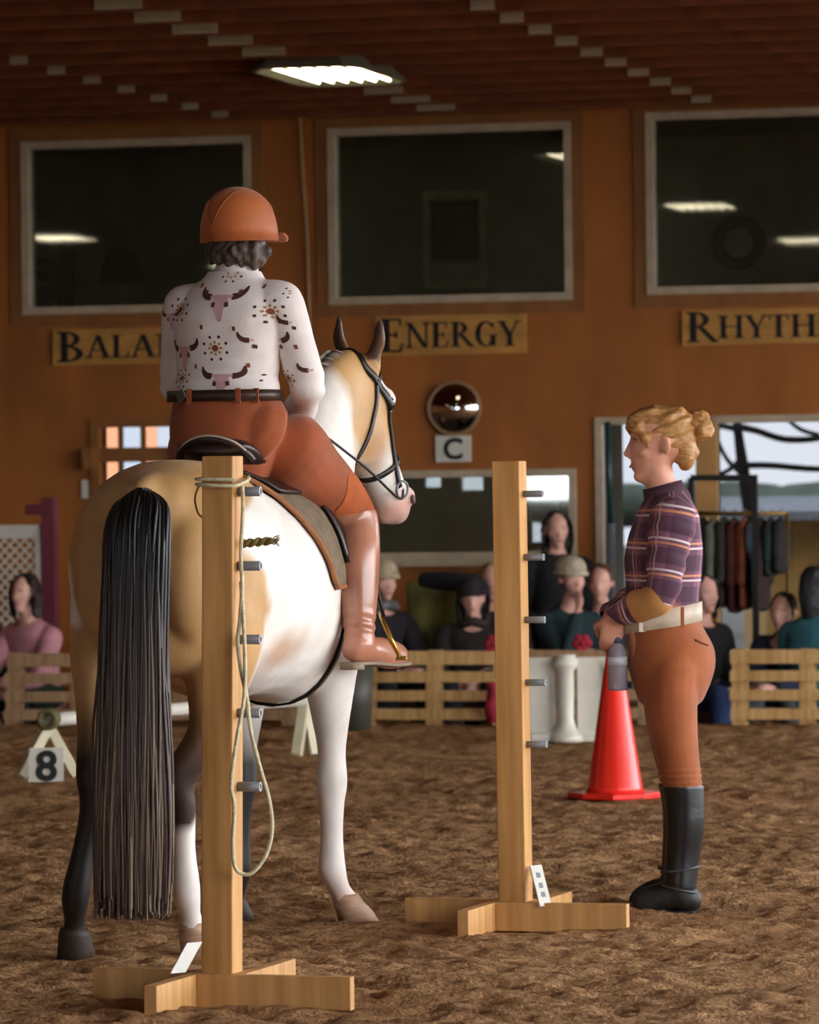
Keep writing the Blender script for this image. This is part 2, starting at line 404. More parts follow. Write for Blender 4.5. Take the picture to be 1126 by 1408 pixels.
# --- walls
def wall_cells(mb, frame, s0, s1, z0, z1, holes, th):    # upright slab with rectangular openings
    xs = sorted({s0, s1} | {h[0] for h in holes} | {h[1] for h in holes}); zs = sorted({z0, z1} | {h[2] for h in holes} | {h[3] for h in holes})
    for a, b in zip(xs, xs[1:]):
        run = None
        for c, d in zip(zs, zs[1:]):
            m = ((a + b) / 2, (c + d) / 2)
            if any(h[0] < m[0] < h[1] and h[2] < m[1] < h[3] for h in holes):
                if run: cell(mb, frame, a, b, run[0], run[1], th); run = None
            else: run = (run[0] if run else c, d)
        if run: cell(mb, frame, a, b, run[0], run[1], th)
def cell(mb, frame, a, b, c, d, th):
    p = [frame(a, 0, c), frame(b, 0, c), frame(b, 0, d), frame(a, 0, d)]; q_ = [frame(a, th, c), frame(b, th, c), frame(b, th, d), frame(a, th, d)]
    mb.add(p + q_, [(0, 1, 2, 3), (7, 6, 5, 4), (0, 4, 5, 1), (1, 5, 6, 2), (2, 6, 7, 3), (3, 7, 4, 0)])
def rect_px(x0, y0, x1, y1, t=0.):
    ym = (y0 + y1) / 2; xm = (x0 + x1) / 2
    return (WP(x0, ym, t)[0], WP(x1, ym, t)[0], WP(xm, y1, t)[1], WP(xm, y0, t)[1])
CEIL = 4.12
UP = [rect_px(31, 191, 347, 430), rect_px(452, 172, 787, 416), rect_px(889, 150, 1224, 402)]
LWIN = rect_px(505, 646, 793, 769); DOOR = rect_px(820, 571, 1215, 900); DOOR = (DOOR[0], DOOR[1], LOW, DOOR[3])
SWIN = rect_px(138, 587, 236, 716)
mb = MB(); wall_cells(mb, W, -16, 13, LOW - .1, CEIL, UP + [LWIN, DOOR, SWIN], .16)
tag(mb.build('wall_back', M_wall), 'orange brown plywood wall below and around the gallery windows', 'wall', kind='structure')
def frame_obj(name, r, w, t0, t1, m, parent):
    s0, s1, z0, z1 = r; mb = MB(); tm = (t0 + t1) / 2; ht = abs(t1 - t0) / 2
    for (a, b, c, d) in ((s0, s1, z1 - w, z1), (s0, s1, z0, z0 + w), (s0, s0 + w, z0 + w, z1 - w), (s1 - w, s1, z0 + w, z1 - w)):
        mb.box(W((a + b) / 2, tm, (c + d) / 2), E * (b - a) / 2, V * ht, (0, 0, (d - c) / 2))
    return mb.build(name, m, parent)
def pane(name, r, t, m, parent):
    s0, s1, z0, z1 = r
    return MB().box(W((s0 + s1) / 2, t, (z0 + z1) / 2), E * (s1 - s0) / 2, V * .004, (0, 0, (z1 - z0) / 2)).build(name, m, parent)
def grow(r, k): return (r[0] - k, r[1] + k, r[2] - k, r[3] + k)
ul = ['dark gallery window behind the rider, above the BALANCE board', 'dark gallery window in the middle, above the ENERGY board', 'dark gallery window cut by the right picture edge, above the RHYTHM board']
for i, r in enumerate(UP):
    w = thing('window_%d' % (i + 1), ul[i], 'window', W((r[0] + r[1]) / 2, 0, r[2]), -WA, 'gallery windows', 'structure')
    frame_obj('frame', r, .052, -.03, .10, M_frame, w); frame_obj('casing', grow(r, .085), .085, -.018, -.002, M_case, w)
    pane('pane', grow(r, -.05), .05, M_glass, w)
w = thing('window_4', 'wide low window with pale frame behind the horse muzzle and gate post', 'window', W((LWIN[0] + LWIN[1]) / 2, 0, LWIN[2]), -WA, None, 'structure')
frame_obj('frame', LWIN, .05, -.03, .10, M_frame, w); pane('pane', grow(LWIN, -.05), .05, M_glass, w)
MB().box(W((LWIN[0] + LWIN[1]) / 2, -.05, LWIN[2] - .02), E * ((LWIN[1] - LWIN[0]) / 2 + .06), V * .05, (0, 0, .025)).build('sill', M_frame, w)
w = thing('window_5', 'small bright wooden window just above the horse rump', 'window', W((SWIN[0] + SWIN[1]) / 2, 0, SWIN[2]), -WA, None, 'structure')
zz = WP(190, 625)[1]; frame_obj('frame', grow(SWIN, .06), .06, -.03, .12, M_case, w)
MB().box(W((SWIN[0] + SWIN[1]) / 2, .04, zz), E * (SWIN[1] - SWIN[0]) / 2, V * .05, (0, 0, .05)).build('crossbar', M_case, w)
sx = WP(163, 600)[0]; sx2 = WP(194, 600)[0]
for k in (sx, sx2): MB().box(W(k, .05, (SWIN[2] + SWIN[3]) / 2), E * .012, V * .03, (0, 0, (SWIN[3] - SWIN[2]) / 2)).build('mullion', M_case, w)
for (a, b, nm) in ((SWIN[0], sx, 'peach'), (sx, sx2, 'clear'), (sx2, SWIN[1] - .12, 'peach'), (SWIN[1] - .12, SWIN[1], 'clear')):
    g = glass_mat('glass_' + nm, (.36, .23, .165, 1), 1.45) if nm == 'peach' and 'glass_peach' not in MATS else MATS.get('glass_peach') if nm == 'peach' else M_tint
    for c, d in ((SWIN[2], zz - .05), (zz + .05, SWIN[3])): pane('pane', (a, b, c, d), .06, g, w)
# glass doors
dr = thing('door_1', 'tall glazed double doors behind the standing woman, bright yard beyond', 'door', W((DOOR[0] + DOOR[1]) / 2, 0, LOW), -WA, None, 'structure')
frame_obj('frame', DOOR, .05, -.02, .14, M_frame, dr)
m0, m1 = WP(957, 640)[0], WP(986, 640)[0]
MB().box(W((m0 + m1) / 2, .05, (DOOR[2] + DOOR[3]) / 2), E * (m1 - m0) / 2, V * .07, (0, 0, (DOOR[3] - DOOR[2]) / 2)).build('mullion', mat('tan_wood', '#b98a4e', .6, .12, 5.), dr)
pane('pane', (DOOR[0] + .05, m0, DOOR[2] + .05, DOOR[3] - .05), .05, M_tint, dr); pane('pane', (m1, DOOR[1] - .05, DOOR[2] + .05, DOOR[3] - .05), .05, M_tint, dr)
# other sides of the arena: kickboards with open bays to the daylight on the right and behind the photographer
def WR(a, th, z): return W(12.2 + th, -a, z)
mb = MB(); bays = [(1.2 + i * 4.3, 5.1 + i * 4.3, .8, 3.85) for i in range(6)]
wall_cells(mb, WR, 0, 45, LOW - .1, CEIL, bays, .18); tag(mb.build('wall_right', M_wall), 'open bayed side wall of the arena letting in daylight', 'wall', kind='structure')
def WF(a, th, z): return W(a, -44.6 - th, z)
mb = MB(); bays = [(-9.4, -8.0, 1.3, 3.3), (-2.2, 4.2, 1.3, 3.3)]
wall_cells(mb, WF, -16, 13, LOW - .1, CEIL, bays, .18); tag(mb.build('wall_front', M_wall), 'arena end wall behind the photographer with open bays', 'wall', kind='structure')
def WL(a, th, z): return W(-15.8 - th, -a, z)
mb = MB(); wall_cells(mb, WL, 0, 45, LOW - .1, CEIL, [], .18); tag(mb.build('wall_left', M_wall), 'closed plywood side wall on the left of the arena', 'wall', kind='structure')
# --- ceiling with beams and rows of pale rectangles on their front faces
mb = MB(); mb.box(W(-1.5, -22, CEIL + .05), E * 15, V * 23.2, (0, 0, .05)); ce = mb.build('ceiling', M_dark)
tag(ce, 'dark brown timber ceiling crossed by beams', 'ceiling', kind='structure'); XF[ce.name] = Matrix.Identity(4)
bmesh_beam = None; PITCH = .72
patch_px = [(.34, .26), (-1.17, .11), (2.15, .13)]
pl_me = {}
for k in range(60):
    t = -.47 - PITCH * k
    if bmesh_beam is None:
        bmesh_beam = MB().box((0, 0, 0), (14.7, 0, 0), (0, .035, 0), (0, 0, .075)).mesh('beam'); bmesh_beam.materials.append(M_beam)
        for (s, wd) in patch_px:
            pl_me[s] = MB().box((0, 0, 0), (wd / 2, 0, 0), (0, .006, 0), (0, 0, .03)).mesh('plate'); pl_me[s].materials.append(M_patch)
    o = link('beam', bmesh_beam, None, ce); o.location = W(-1.5, t, CEIL - .075); o.rotation_euler = (0, 0, -WA)
    if k < 11:
        for (s, wd) in patch_px:
            if s == .34 and k in (4, 5): continue
            p = link('plate', pl_me[s], None, o); p.location = (s + 1.5, -.041, -.035)  # plain pale rectangle on the beam face
# --- rooms behind the glass
def room(name, s0, s1, t0, t1, z0, z1, holes, label):
    mb = MB()
    def back(a, th, z): return W(a, t1 + th, z)
    wall_cells(mb, back, s0, s1, z0, z1, holes, .1)
    sm, tm = (s0 + s1) / 2, (t0 + t1) / 2
    mb.box(W(sm, tm, z0 - .04), E * (s1 - s0) / 2, V * (t1 - t0) / 2, (0, 0, .04)); mb.box(W(sm, tm, z1 + .04), E * (s1 - s0) / 2, V * (t1 - t0) / 2, (0, 0, .04))
    for s in (s0 - .04, s1 + .04): mb.box(W(s, tm, (z0 + z1) / 2), E * .04, V * (t1 - t0) / 2, (0, 0, (z1 - z0) / 2))
    return tag(mb.build(name, M_room), label, 'room', kind='structure')
room('wall_gallery_room', -6, 8, .17, 3.4, 2.12, 4.05, [], 'dim viewing room behind the gallery windows')
HB = [rect_px(728, 655, 800, 745, .95), rect_px(582, 652, 606, 670, .95), rect_px(632, 650, 664, 674, .95)]
room('wall_lower_room', SWIN[1] + .5, DOOR[0] - .08, .17, .95, LOW, 2.0, HB, 'dark store room behind the low window')
w = thing('window_6', 'bright back window seen through the low window beside the black haired spectator', 'window', W((HB[0][0] + HB[0][1]) / 2, .95, HB[0][2]), -WA, None, 'structure')
for h_b in HB: pane('pane', h_b, 1.0, mat('frosted_pane', '#8b9092', .5), w) if False else pane('pane', h_b, 1.0, M_tint, w)
# --- things in the gallery, dim behind the glass
def wbox(x0, y0, x1, y1, t, th): 
    r = rect_px(x0, y0, x1, y1, t); return MB().box(W((r[0] + r[1]) / 2, t, (r[2] + r[3]) / 2), E * (r[1] - r[0]) / 2, V * th, (0, 0, (r[3] - r[2]) / 2)), r
r = rect_px(582, 262, 668, 396, 3.3); pf = thing('framed_picture', 'faint framed picture seen through the middle gallery window', 'picture', W((r[0] + r[1]) / 2, 3.3, r[2]), -WA)
frame_obj('frame', r, .05, 3.3, 3.38, mat('picture_frame_gold', '#e0cfa0', .5), pf)
MB().box(W((r[0] + r[1]) / 2, 3.37, (r[2] + r[3]) / 2), E * (r[1] - r[0]) / 2, V * .01, (0, 0, (r[3] - r[2]) / 2)).build('mount', mat('picture_mount', '#c9c0a8', .7), pf)
r2 = rect_px(588, 275, 662, 358, 3.3); MB().box(W((r2[0] + r2[1]) / 2, 3.355, (r2[2] + r2[3]) / 2), E * (r2[1] - r2[0]) / 2, V * .008, (0, 0, (r2[3] - r2[2]) / 2)).build('print', mat('picture_print', '#2b2028', .7, .4, 12.), pf)
# table lamp
c = WP(168, 395, 1.6); zb = WP(168, 430, 1.6)[1]; tl = thing('table_lamp', 'dark shaded table lamp behind the left gallery window', 'lamp', W(c[0], 1.6, zb - .1), -WA)
MB().lathe([(.09, zb - .1), (.1, zb - .07), (.03, zb - .03), (.022, c[1] + .03)], W(c[0], 1.6, 0)).build('base', mat('lamp_base', '#b4a890', .3), tl, True)
za = WP(168, 388, 1.6)[1]; zt = WP(168, 342, 1.6)[1]; MB().lathe([(.19, za), (.1, zt), (.095, zt), (.185, za)], W(c[0], 1.6, 0), closed=True).build('lamp_shade', mat('lamp_shade_cloth', '#1c1110', .8), tl, True)
MB().box(W(c[0], 1.6, zb - .13), E * .4, V * .25, (0, 0, .02)).add([], []).box(W(c[0], 1.6, (2.125 + zb - .15) / 2), E * .34, V * .2, (0, 0, (zb - .15 - 2.125) / 2)).solo('side_table', mat('dark_furniture', '#2a2018', .5), 'dark side table carrying the lamp in the gallery', 'table')
r = rect_px(58, 332, 92, 428, 2.2); sh = thing('shelf_unit', 'narrow shelf unit dim behind the left gallery window', 'shelf', W((r[0] + r[1]) / 2, 2.2, r[2]), -WA)
for k in range(6): MB().box(W((r[0] + r[1]) / 2, 2.2, r[2] + (r[3] - r[2]) * k / 5), E * (r[1] - r[0]) / 2, V * .14, (0, 0, .018)).build('shelf_board', mat('shelf_paint', '#8c8a7a', .6), sh)
for s in (r[0], r[1]): MB().box(W(s, 2.2, (r[2] + r[3]) / 2), E * .012, V * .14, (0, 0, (r[3] - r[2]) / 2)).build('side_panel', mat('shelf_side', '#4a4a42', .6), sh)
c = WP(1015, 334, 3.3); a = [W(c[0] + .16 * math.cos(k), 3.33, c[1] + .16 * math.sin(k)) for k in np.linspace(0, 2 * PI, 13)[:-1]]
MB().tube(a, .05, 8, 3, closed=True).solo('wreath', mat('dark_wreath', '#14100c', .9, .3, 20.), 'dark round wreath inside the right gallery window', 'wreath', smooth=True)
# --- boards with small-capital lettering
def arc(cx, cy, ro, ri, a0, a1, n=10, dx=0.):
    out = []
    for k in range(n):
        a, b = [math.radians(a0 + (a1 - a0) * q_ / n) for q_ in (k, k + 1)]
        out.append([(cx + ro[0] * math.cos(a), cy + ro[1] * math.sin(a)), (cx + ro[0] * math.cos(b), cy + ro[1] * math.sin(b)), (cx + dx + ri[0] * math.cos(b), cy + ri[1] * math.sin(b)), (cx + dx + ri[0] * math.cos(a), cy + ri[1] * math.sin(a))])
    return out
def bx2(a, b, c, d): return [[(a, c), (b, c), (b, d), (a, d)]]
def dg(x0, y0, x1, y1, w): return [[(x0 - w / 2, y0), (x0 + w / 2, y0), (x1 + w / 2, y1), (x1 - w / 2, y1)]]
TK, TN, SF = .17, .07, .06
def stem(x, w=TK, y0=0, y1=1): return bx2(x - w / 2, x + w / 2, y0, y1)
def ser(x, y, w=.34): return bx2(x - w / 2, x + w / 2, y, y + SF)
GLY = {
 'B': (.72, stem(.2) + ser(.16, 0, .3) + ser(.16, 1 - SF, .3) + arc(.25, .75, (.34, .25), (.19, .19), -90, 90) + arc(.25, .27, (.42, .27), (.25, .21), -90, 90)),
 'A': (.84, dg(.12, 0, .42, 1, TN) + dg(.72, 0, .42, 1, TK) + bx2(.22, .62, .32, .38) + ser(.12, 0, .28) + ser(.72, 0, .34)),
 'L': (.66, stem(.2) + ser(.2, 1 - SF, .34) + bx2(.06, .6, 0, SF) + dg(.56, 0, .61, .27, .06)),
 'N': (.88, stem(.16, TN) + stem(.74, TN) + dg(.71, 0, .15, 1, TK) + ser(.14, 0, .26) + ser(.1, 1 - SF, .2) + ser(.74, 1 - SF, .26)),
 'C': (.76, arc(.42, .5, (.36, .51), (.2, .45), 40, 320, 18, .02) + dg(.68, .68, .68, .95, .06) + dg(.68, .05, .68, .28, .04)),
 'E': (.68, stem(.2) + bx2(.04, .6, 0, SF) + bx2(.04, .58, 1 - SF, 1) + bx2(.2, .46, .48, .54) + dg(.56, 0, .62, .26, .06) + dg(.56, 1, .56, .78, .05) + bx2(.43, .48, .4, .62)),
 'R': (.82, stem(.2) + ser(.2, 0, .34) + ser(.16, 1 - SF, .28) + arc(.25, .74, (.36, .26), (.2, .2), -90, 90) + dg(.76, 0, .38, .5, .17) + ser(.78, 0, .14)),
 'G': (.84, arc(.42, .5, (.36, .51), (.2, .45), 40, 330, 18, .02) + stem(.68, .15, .02, .42) + ser(.68, .4, .3) + dg(.68, .7, .68, .95, .05)),
 'Y': (.8, dg(.4, .44, .12, 1, TK) + dg(.42, .44, .7, 1, TN) + stem(.41, TK, 0, .48) + ser(.41, 0, .34) + ser(.13, 1 - SF, .32) + ser(.7, 1 - SF, .26)),
 'H': (.92, stem(.2) + stem(.74) + bx2(.2, .74, .48, .54) + ser(.2, 0) + ser(.74, 0) + ser(.2, 1 - SF) + ser(.74, 1 - SF)),
 'T': (.74, stem(.37) + ser(.37, 0, .36) + bx2(.04, .7, 1 - SF, 1) + dg(.06, .76, .06, 1, .05) + dg(.68, .76, .68, 1, .05)),
 'M': (1.02, stem(.14, TN) + stem(.86) + dg(.48, 0, .16, 1, TK) + dg(.5, 0, .84, 1, TN) + ser(.14, 0, .26) + ser(.86, 0, .34)),
}
M_board = mat('sign_board_tan', '#c08a42', .6, .15, 4., stretch=(1, 1, 3)); M_ink = mat('sign_lettering_black', '#0d0a08', .6)
def board(word, x0, y0, x1, y1, label, tilt=0.):
    r = rect_px(x0, y0, x1, y1, -.03); b = thing('name_board', label, 'sign', W((r[0] + r[1]) / 2, -.03, r[2]), -WA, 'word boards under the gallery windows')
    MB().box(W((r[0] + r[1]) / 2, -.02, (r[2] + r[3]) / 2), E * (r[1] - r[0]) / 2, V * .014, (0, 0, (r[3] - r[2]) / 2)).build('board', M_board, b)
    hh = r[3] - r[2]; tot = sum(GLY[c][0] * (1.34 if i == 0 else 1.) for i, c in enumerate(word)); unit = (r[1] - r[0]) * .95 / tot; x = r[0] + (r[1] - r[0]) * .02
    sh = hh * .62
    for i, c in enumerate(word):
        k = 1.34 if i == 0 else 1.; wv, polys = GLY[c]; mb = MB()
        base = r[2] + hh * (.08 if i == 0 else .18); ht = hh * (.86 if i == 0 else .64)
        for pl in polys: mb.prism(pl, W(x, -.035, base), E * unit * k, (0, 0, ht), V * -.004)
        mb.build('letter', M_ink, b); x += wv * unit * k
board('BALANCE', 73, 451, 318, 500, 'tan board lettered BALANCE, partly hidden by the rider')
board('ENERGY', 517, 433, 723, 487, 'tan board lettered ENERGY above the round mirror')
board('RHYTHM', 938, 424, 1172, 473, 'tan board lettered RHYTHM, cut by the right picture edge')
# --- convex mirror and letter plaque
c = WP(621, 561, -.1); R_ = .178; cm = thing('convex_mirror', 'round convex mirror on the wall above the letter C', 'mirror', W(c[0], 0, c[1] - R_), -WA)
prof = [(R_ * math.sin(a) * 1.0, -.10 * (math.cos(a) - math.cos(1.2)) / (1 - math.cos(1.2)) if False else 0) for a in (0,)]
Rc = .30; am = math.asin(R_ / Rc); mp_ = [(max(.001, Rc * math.sin(a)), -.03 - Rc * (math.cos(a) - math.cos(am))) for a in np.linspace(am, 0.0, 12)]
mm = mat('mirror_silver', '#e6e6e6', .03, 0., 1., metal=1.)
MB().lathe([(h, z) for h, z in mp_], W(c[0], 0, c[1]), V, 40).build('dome', mm, cm, True)
MB().tube([W(c[0] + R_ * math.cos(k), -.03, c[1] + R_ * math.sin(k)) for k in np.linspace(0, 2 * PI, 25)[:-1]], .013, 8, 2, closed=True).build('rim', mat('mirror_rim', '#9b7b58', .4), cm, True)
MB().lathe([(R_, -.03), (R_ * .9, -.001)], W(c[0], 0, c[1]), V, 24).build('backing', M_black, cm)
r = rect_px(599, 599, 647, 635, -.02); pq = thing('letter_plaque', 'white square plaque with black letter C under the round mirror', 'sign', W((r[0] + r[1]) / 2, -.02, r[2]), -WA)
MB().box(W((r[0] + r[1]) / 2, -.012, (r[2] + r[3]) / 2), E * (r[1] - r[0]) / 2, V * .01, (0, 0, (r[3] - r[2]) / 2)).build('plate', M_white, pq)
def put_text(body, size, org, ux, uy, un, m, parent, sx=1.):
    vs, fs = text_polys(body, size); mb = MB(); mb.add([Vector(org) + Vector(ux) * (p[0] * sx) + Vector(uy) * p[1] + Vector(un) * p[2] for p in vs], fs); return mb.build('lettering', m, parent)
put_text('C', .2, W((r[0] + r[1]) / 2, -.024, (r[2] + r[3]) / 2), E, (0, 0, 1), -V, M_ink, pq)
# --- thin pale cable down the wall, light switch
MB().tube([W(*((WP(x, y, -.03)[0], -.03, WP(x, y, -.03)[1]))) for x, y in ((411, 150), (416, 230), (422, 330), (426, 470), (428, 560))], .011, 6).solo('wall_cable', mat('cable_tan', '#a88458', .6), 'thin tan cable running down the wall beside the middle window', 'cable', smooth=True)
wbox(113, 660, 121, 685, -.012, .01)[0].solo('wall_switch', M_white, 'small white switch plate on the wall left of the rump', 'switch')
wbox(115, 617, 131, 645, -.05, .05)[0].solo('wall_box', M_case, 'small wooden box on the wall beside the bright window', 'box')
# --- fluorescent lamps
M_tube = emit_mat('fluorescent_tube', (1., .88, .62, 1), 6.); M_house = mat('lamp_housing_enamel', '#6f6d5c', .45, .05)
def lamp_parts(o):
    c = Vector((0, 0, 0))
    hx = [(-.36, -.5), (-.26, -.68), (.26, -.68), (.36, -.5), (.36, .5), (.26, .68), (-.26, .68), (-.36, .5)]
    mb = MB(); n = 8
    A = [(x, y, .0) for x, y in hx]; B = [(x * .8, y * .9, .09) for x, y in hx]; C_ = [(x * .93, y * .96, .0) for x, y in hx]; D = [(x * .76, y * .87, .075) for x, y in hx]
    fs = []
    for j in range(n):
        k = (j + 1) % n; fs += [(j, k, n + k, n + j), (2 * n + j, 3 * n + j, 3 * n + k, 2 * n + k), (j, 2 * n + j, 2 * n + k, k)]
    mb.add(A + B + C_ + D, fs + [tuple(range(n, 2 * n)), tuple(range(3 * n, 4 * n))[::-1]])
    return mb
lamp_me = lamp_parts(None).mesh('housing'); lamp_me.materials.append(M_house)
tube_me = MB().tube([(0, -.58, 0), (0, .58, 0)], .0095, 8, 1).mesh('tube'); tube_me.materials.append(M_tube)
rod_me = MB().tube([(0, 0, 0), (0, 0, .1)], .01, 6, 1).mesh('hanger'); rod_me.materials.append(M_house)
lp_ = WP(454, 106, -3.8)
rows_ = [(lp_[0], -3.8), (.1, -10.4), (.06, -16.7), (.06, -23.2), (.06, -29.7), (-6.69, -12.8), (-6.69, -19.3), (7.8, -3.8), (7.8, -10.3), (7.8, -16.8), (7.8, -23.3), (7.8, -29.8)]  # lamps with no reflection in the windows are unseen, added for their light
for k, (s, t) in enumerate(rows_):
    if True:
        seen = k == 0
        L = thing('ceiling_lamp', 'six-tube fluorescent lamp hanging under the dark ceiling' if seen else 'fluorescent lamp of the ceiling rows nearer the photographer, reflected in the glass or out of view', 'lamp', W(s, t, lp_[1]), -WA, 'ceiling lamps')
        h = link('housing', lamp_me, None, L); h.location = (0, 0, .0)
        for j in range(6):
            o = link('tube', tube_me, None, L); o.location = ((j - 2.5) * .09, 0, .022)
        for yy in (-.4, .4): o = link('hanger', rod_me, None, L); o.location = (0, yy, .088)
# --- yard outside
d_ = 46.; mb = MB(); sh = thing('shed', 'tan shed with grey roof in the yard beyond the right door pane', 'building', P(1150, 800, d_) * 1.)
XF[sh.name] = Matrix.Translation(Vector((P(1150, 800, d_).x, d_, LOW))); sh.location = (P(1150, 800, d_).x, d_, LOW)
xl = P(1052, 700, d_).x; zt = P(1052, 712, d_).z; zl = LOW - .1
MB().box((xl + 3., d_ + 1.5, (zt + zl) / 2), (3., 0, 0), (0, 1.5, 0), (0, 0, (zt - zl) / 2)).build('walls', mat('shed_tan', '#c79a56', .8, .1, 2.), sh)
ra, rb = P(995, 672, d_ - .6), P(1130, 690, d_ - .6)
mb = MB(); mb.add([(ra.x, d_ - .7, zt - .02), (xl + 6.3, d_ - .7, zt - .02), (xl + 6.3, d_ + 1.6, zt + .12), (ra.x, d_ + 1.6, zt + .12), (ra.x, d_ - .7, zt + .06), (xl + 6.3, d_ - .7, zt + .06), (xl + 6.3, d_ + 1.6, zt + .2), (ra.x, d_ + 1.6, zt + .2)], [(0, 1, 2, 3), (4, 7, 6, 5), (0, 4, 5, 1), (1, 5, 6, 2), (2, 6, 7, 3), (3, 7, 4, 0)])
mb.build('roof', mat('shed_roof_grey', '#8b8f94', .7, .1, 2.), sh)
dt = 41.; tr = thing('bare_tree', 'bare dark tree with crooked branches outside the right door pane', 'tree', (P(1028, 800, dt).x, dt, LOW - .1)); M_bark = mat('dark_bark', '#1b1e1a', .9, .2, 8.)
def br(pts, r): return MB().tube([P(x, y, dt + dd) for x, y, dd in pts], r, 7, 4)
br([(1034, 800, 0), (1032, 720, 0), (1022, 650, 0), (1014, 590, 0), (1008, 540, 0), (1000, 470, 0)], [.07, .06, .055, .04, .03, .02]).build('trunk', M_bark, tr, True)
for pts, r in (([(1012, 590, 0), (985, 585, .2), (960, 590, .3), (925, 600, .4)], [.03, .025, .02, .01]), ([(1012, 586, 0), (1040, 592, -.2), (1080, 604, -.3), (1130, 602, -.4), (1170, 590, -.5)], [.035, .03, .03, .025, .01]),
               ([(1024, 655, 0), (1000, 632, .2), (985, 600, .2), (975, 560, .2)], [.03, .02, .02, .01]), ([(1020, 640, 0), (1060, 640, -.2), (1126, 645, -.3), (1180, 640, -.4)], [.03, .028, .026, .015]),
               ([(1075, 570, -.2), (1100, 590, -.25), (1126, 598, -.3)], [.015, .02, .02]), ([(1020, 630, 0), (995, 650, .3), (960, 648, .5)], [.025, .02, .01])):
    br(pts, r).build('branch', M_bark, tr, True)
hd = MB()
for k in range(16):
    x = 780 + k * 28; hd.ell(P(x, 700 + rnd.uniform(-6, 4), 66), (1.2, 0, 0), (0, 1., 0), (0, 0, rnd.uniform(.2, .4)), 10, 6)
hd.solo('hedge', mat('far_hedge', '#5f6b5c', .9, .3, 1.), 'grey green hedge far beyond the yard', 'hedge', smooth=True)

# ================================================================== GATE POSTS, ROPE AND ARENA FURNITURE
def timber(name, c1, c2):                      # sawn softwood, grain along local z
    m = bpy.data.materials.new(name); m.use_nodes = True; MATS[name] = m
    n = m.node_tree.nodes; l = m.node_tree.links; b = n['Principled BSDF']; b.inputs['Roughness'].default_value = .6
    t = n.new('ShaderNodeTexCoord'); mp = n.new('ShaderNodeMapping'); mp.inputs['Scale'].default_value = (14, 14, .9); l.new(t.outputs['Object'], mp.inputs['Vector'])
    z = n.new('ShaderNodeTexNoise'); z.inputs['Scale'].default_value = 2.; z.inputs['Detail'].default_value = 6.; l.new(mp.outputs[0], z.inputs['Vector'])
    vo = n.new('ShaderNodeTexVoronoi'); vo.inputs['Scale'].default_value = 2.6; l.new(t.outputs['Object'], vo.inputs['Vector'])
    kr = n.new('ShaderNodeMapRange'); kr.inputs[1].default_value = .03; kr.inputs[2].default_value = .07; l.new(vo.outputs['Distance'], kr.inputs[0])
    r = n.new('ShaderNodeValToRGB'); r.color_ramp.elements[0].position = .3; r.color_ramp.elements[0].color = hexc(c2); r.color_ramp.elements[1].position = .68; r.color_ramp.elements[1].color = hexc(c1)
    l.new(z.outputs['Fac'], r.inputs['Fac'])
    mx = n.new('ShaderNodeMix'); mx.data_type = 'RGBA'; l.new(kr.outputs[0], mx.inputs[0]); mx.inputs[6].default_value = hexc('#7a4a20'); l.new(r.outputs['Color'], mx.inputs[7]); l.new(mx.outputs[2], b.inputs['Base Color'])
    bp = n.new('ShaderNodeBump'); bp.inputs['Strength'].default_value = .15; l.new(z.outputs['Fac'], bp.inputs['Height']); l.new(bp.outputs['Normal'], b.inputs['Normal'])
    return m
M_post = timber('sawn_pine_post', '#d29d5c', '#ab783a'); M_foot = timber('sawn_pine_foot', '#d3a062', '#b07f46')
M_peg = mat('grey_plastic_pipe', '#77787a', .4, .08, 10.); M_hole = mat('pipe_bore', '#b9babc', .5)
def gate_post(base, top, ang, half, peg_z, label, pegr, foot, lean_note=None):
    u = Vector((math.cos(ang), -math.sin(ang), 0)); v = Vector((math.sin(ang), math.cos(ang), 0))
    g = thing('gate_post', label, 'post', base, 0., 'rope gate posts'); base = Vector(base)
    ax = (Vector(top) - base)
    MB().box((base + Vector(top)) / 2, u * half, v * half, ax / 2).build('upright', M_post, g, bevel=.004)
    hh = .046; th = .019; k = half + th; gr = .012
    for (c0, dirv, side) in ((-v * k, u, -u), (-u * k, -v, v), (v * k, -u, u), (u * k, v, -v)):   # pinwheel of four feet on edge
        L = foot; a = base + c0 + side * half + Vector((0, 0, hh - gr)); b = base + c0 + dirv * L + Vector((0, 0, hh - gr))
        if side == -u: a = base + c0 - u * half + Vector((0, 0, hh - gr))
        MB().bar(a, b, th * 2, hh * 2).build('foot', M_foot, g, bevel=.003)
    for z in peg_z:
        f = (z - base.z) / ax.z; c = base + ax * f + u * half
        pg = MB().lathe([(pegr, -.02), (pegr, .066), (pegr * .66, .066), (pegr * .66, .03), (.001, .03)], c, u, 16).build('peg', M_peg, g, True)
        MB().lathe([(pegr * 1.01, .0645), (pegr * 1.01, .0665), (pegr * .66, .0668), (pegr * .66, .0645)], c, u, 16, closed=True).build('rim', M_hole, pg)
    return g, u, v
dA = 13.42; bA = Vector((P(305, 1360, dA).x, dA, 0)); tA = P(306, 627, dA)
pzA = [P(338, y, dA).z for y in (676, 778, 879, 980, 1081)]
gA, uA, vA = gate_post(bA, tA, math.radians(17), .0455, pzA, 'near pine gate post with grey pegs and rope, in front of horse', .0135, .40)
dB = 15.66; bB = Vector((P(709.5, 1270, dB).x, dB, 0)); tB = P(700, 634, dB)
pzB = [P(735, y, dB).z for y in (679, 766, 852, 938, 1023)]
gB, uB, vB = gate_post(bB, tB, math.radians(17), .0455, pzB, 'far pine gate post with pegs, between horse and standing woman', .011, .39)
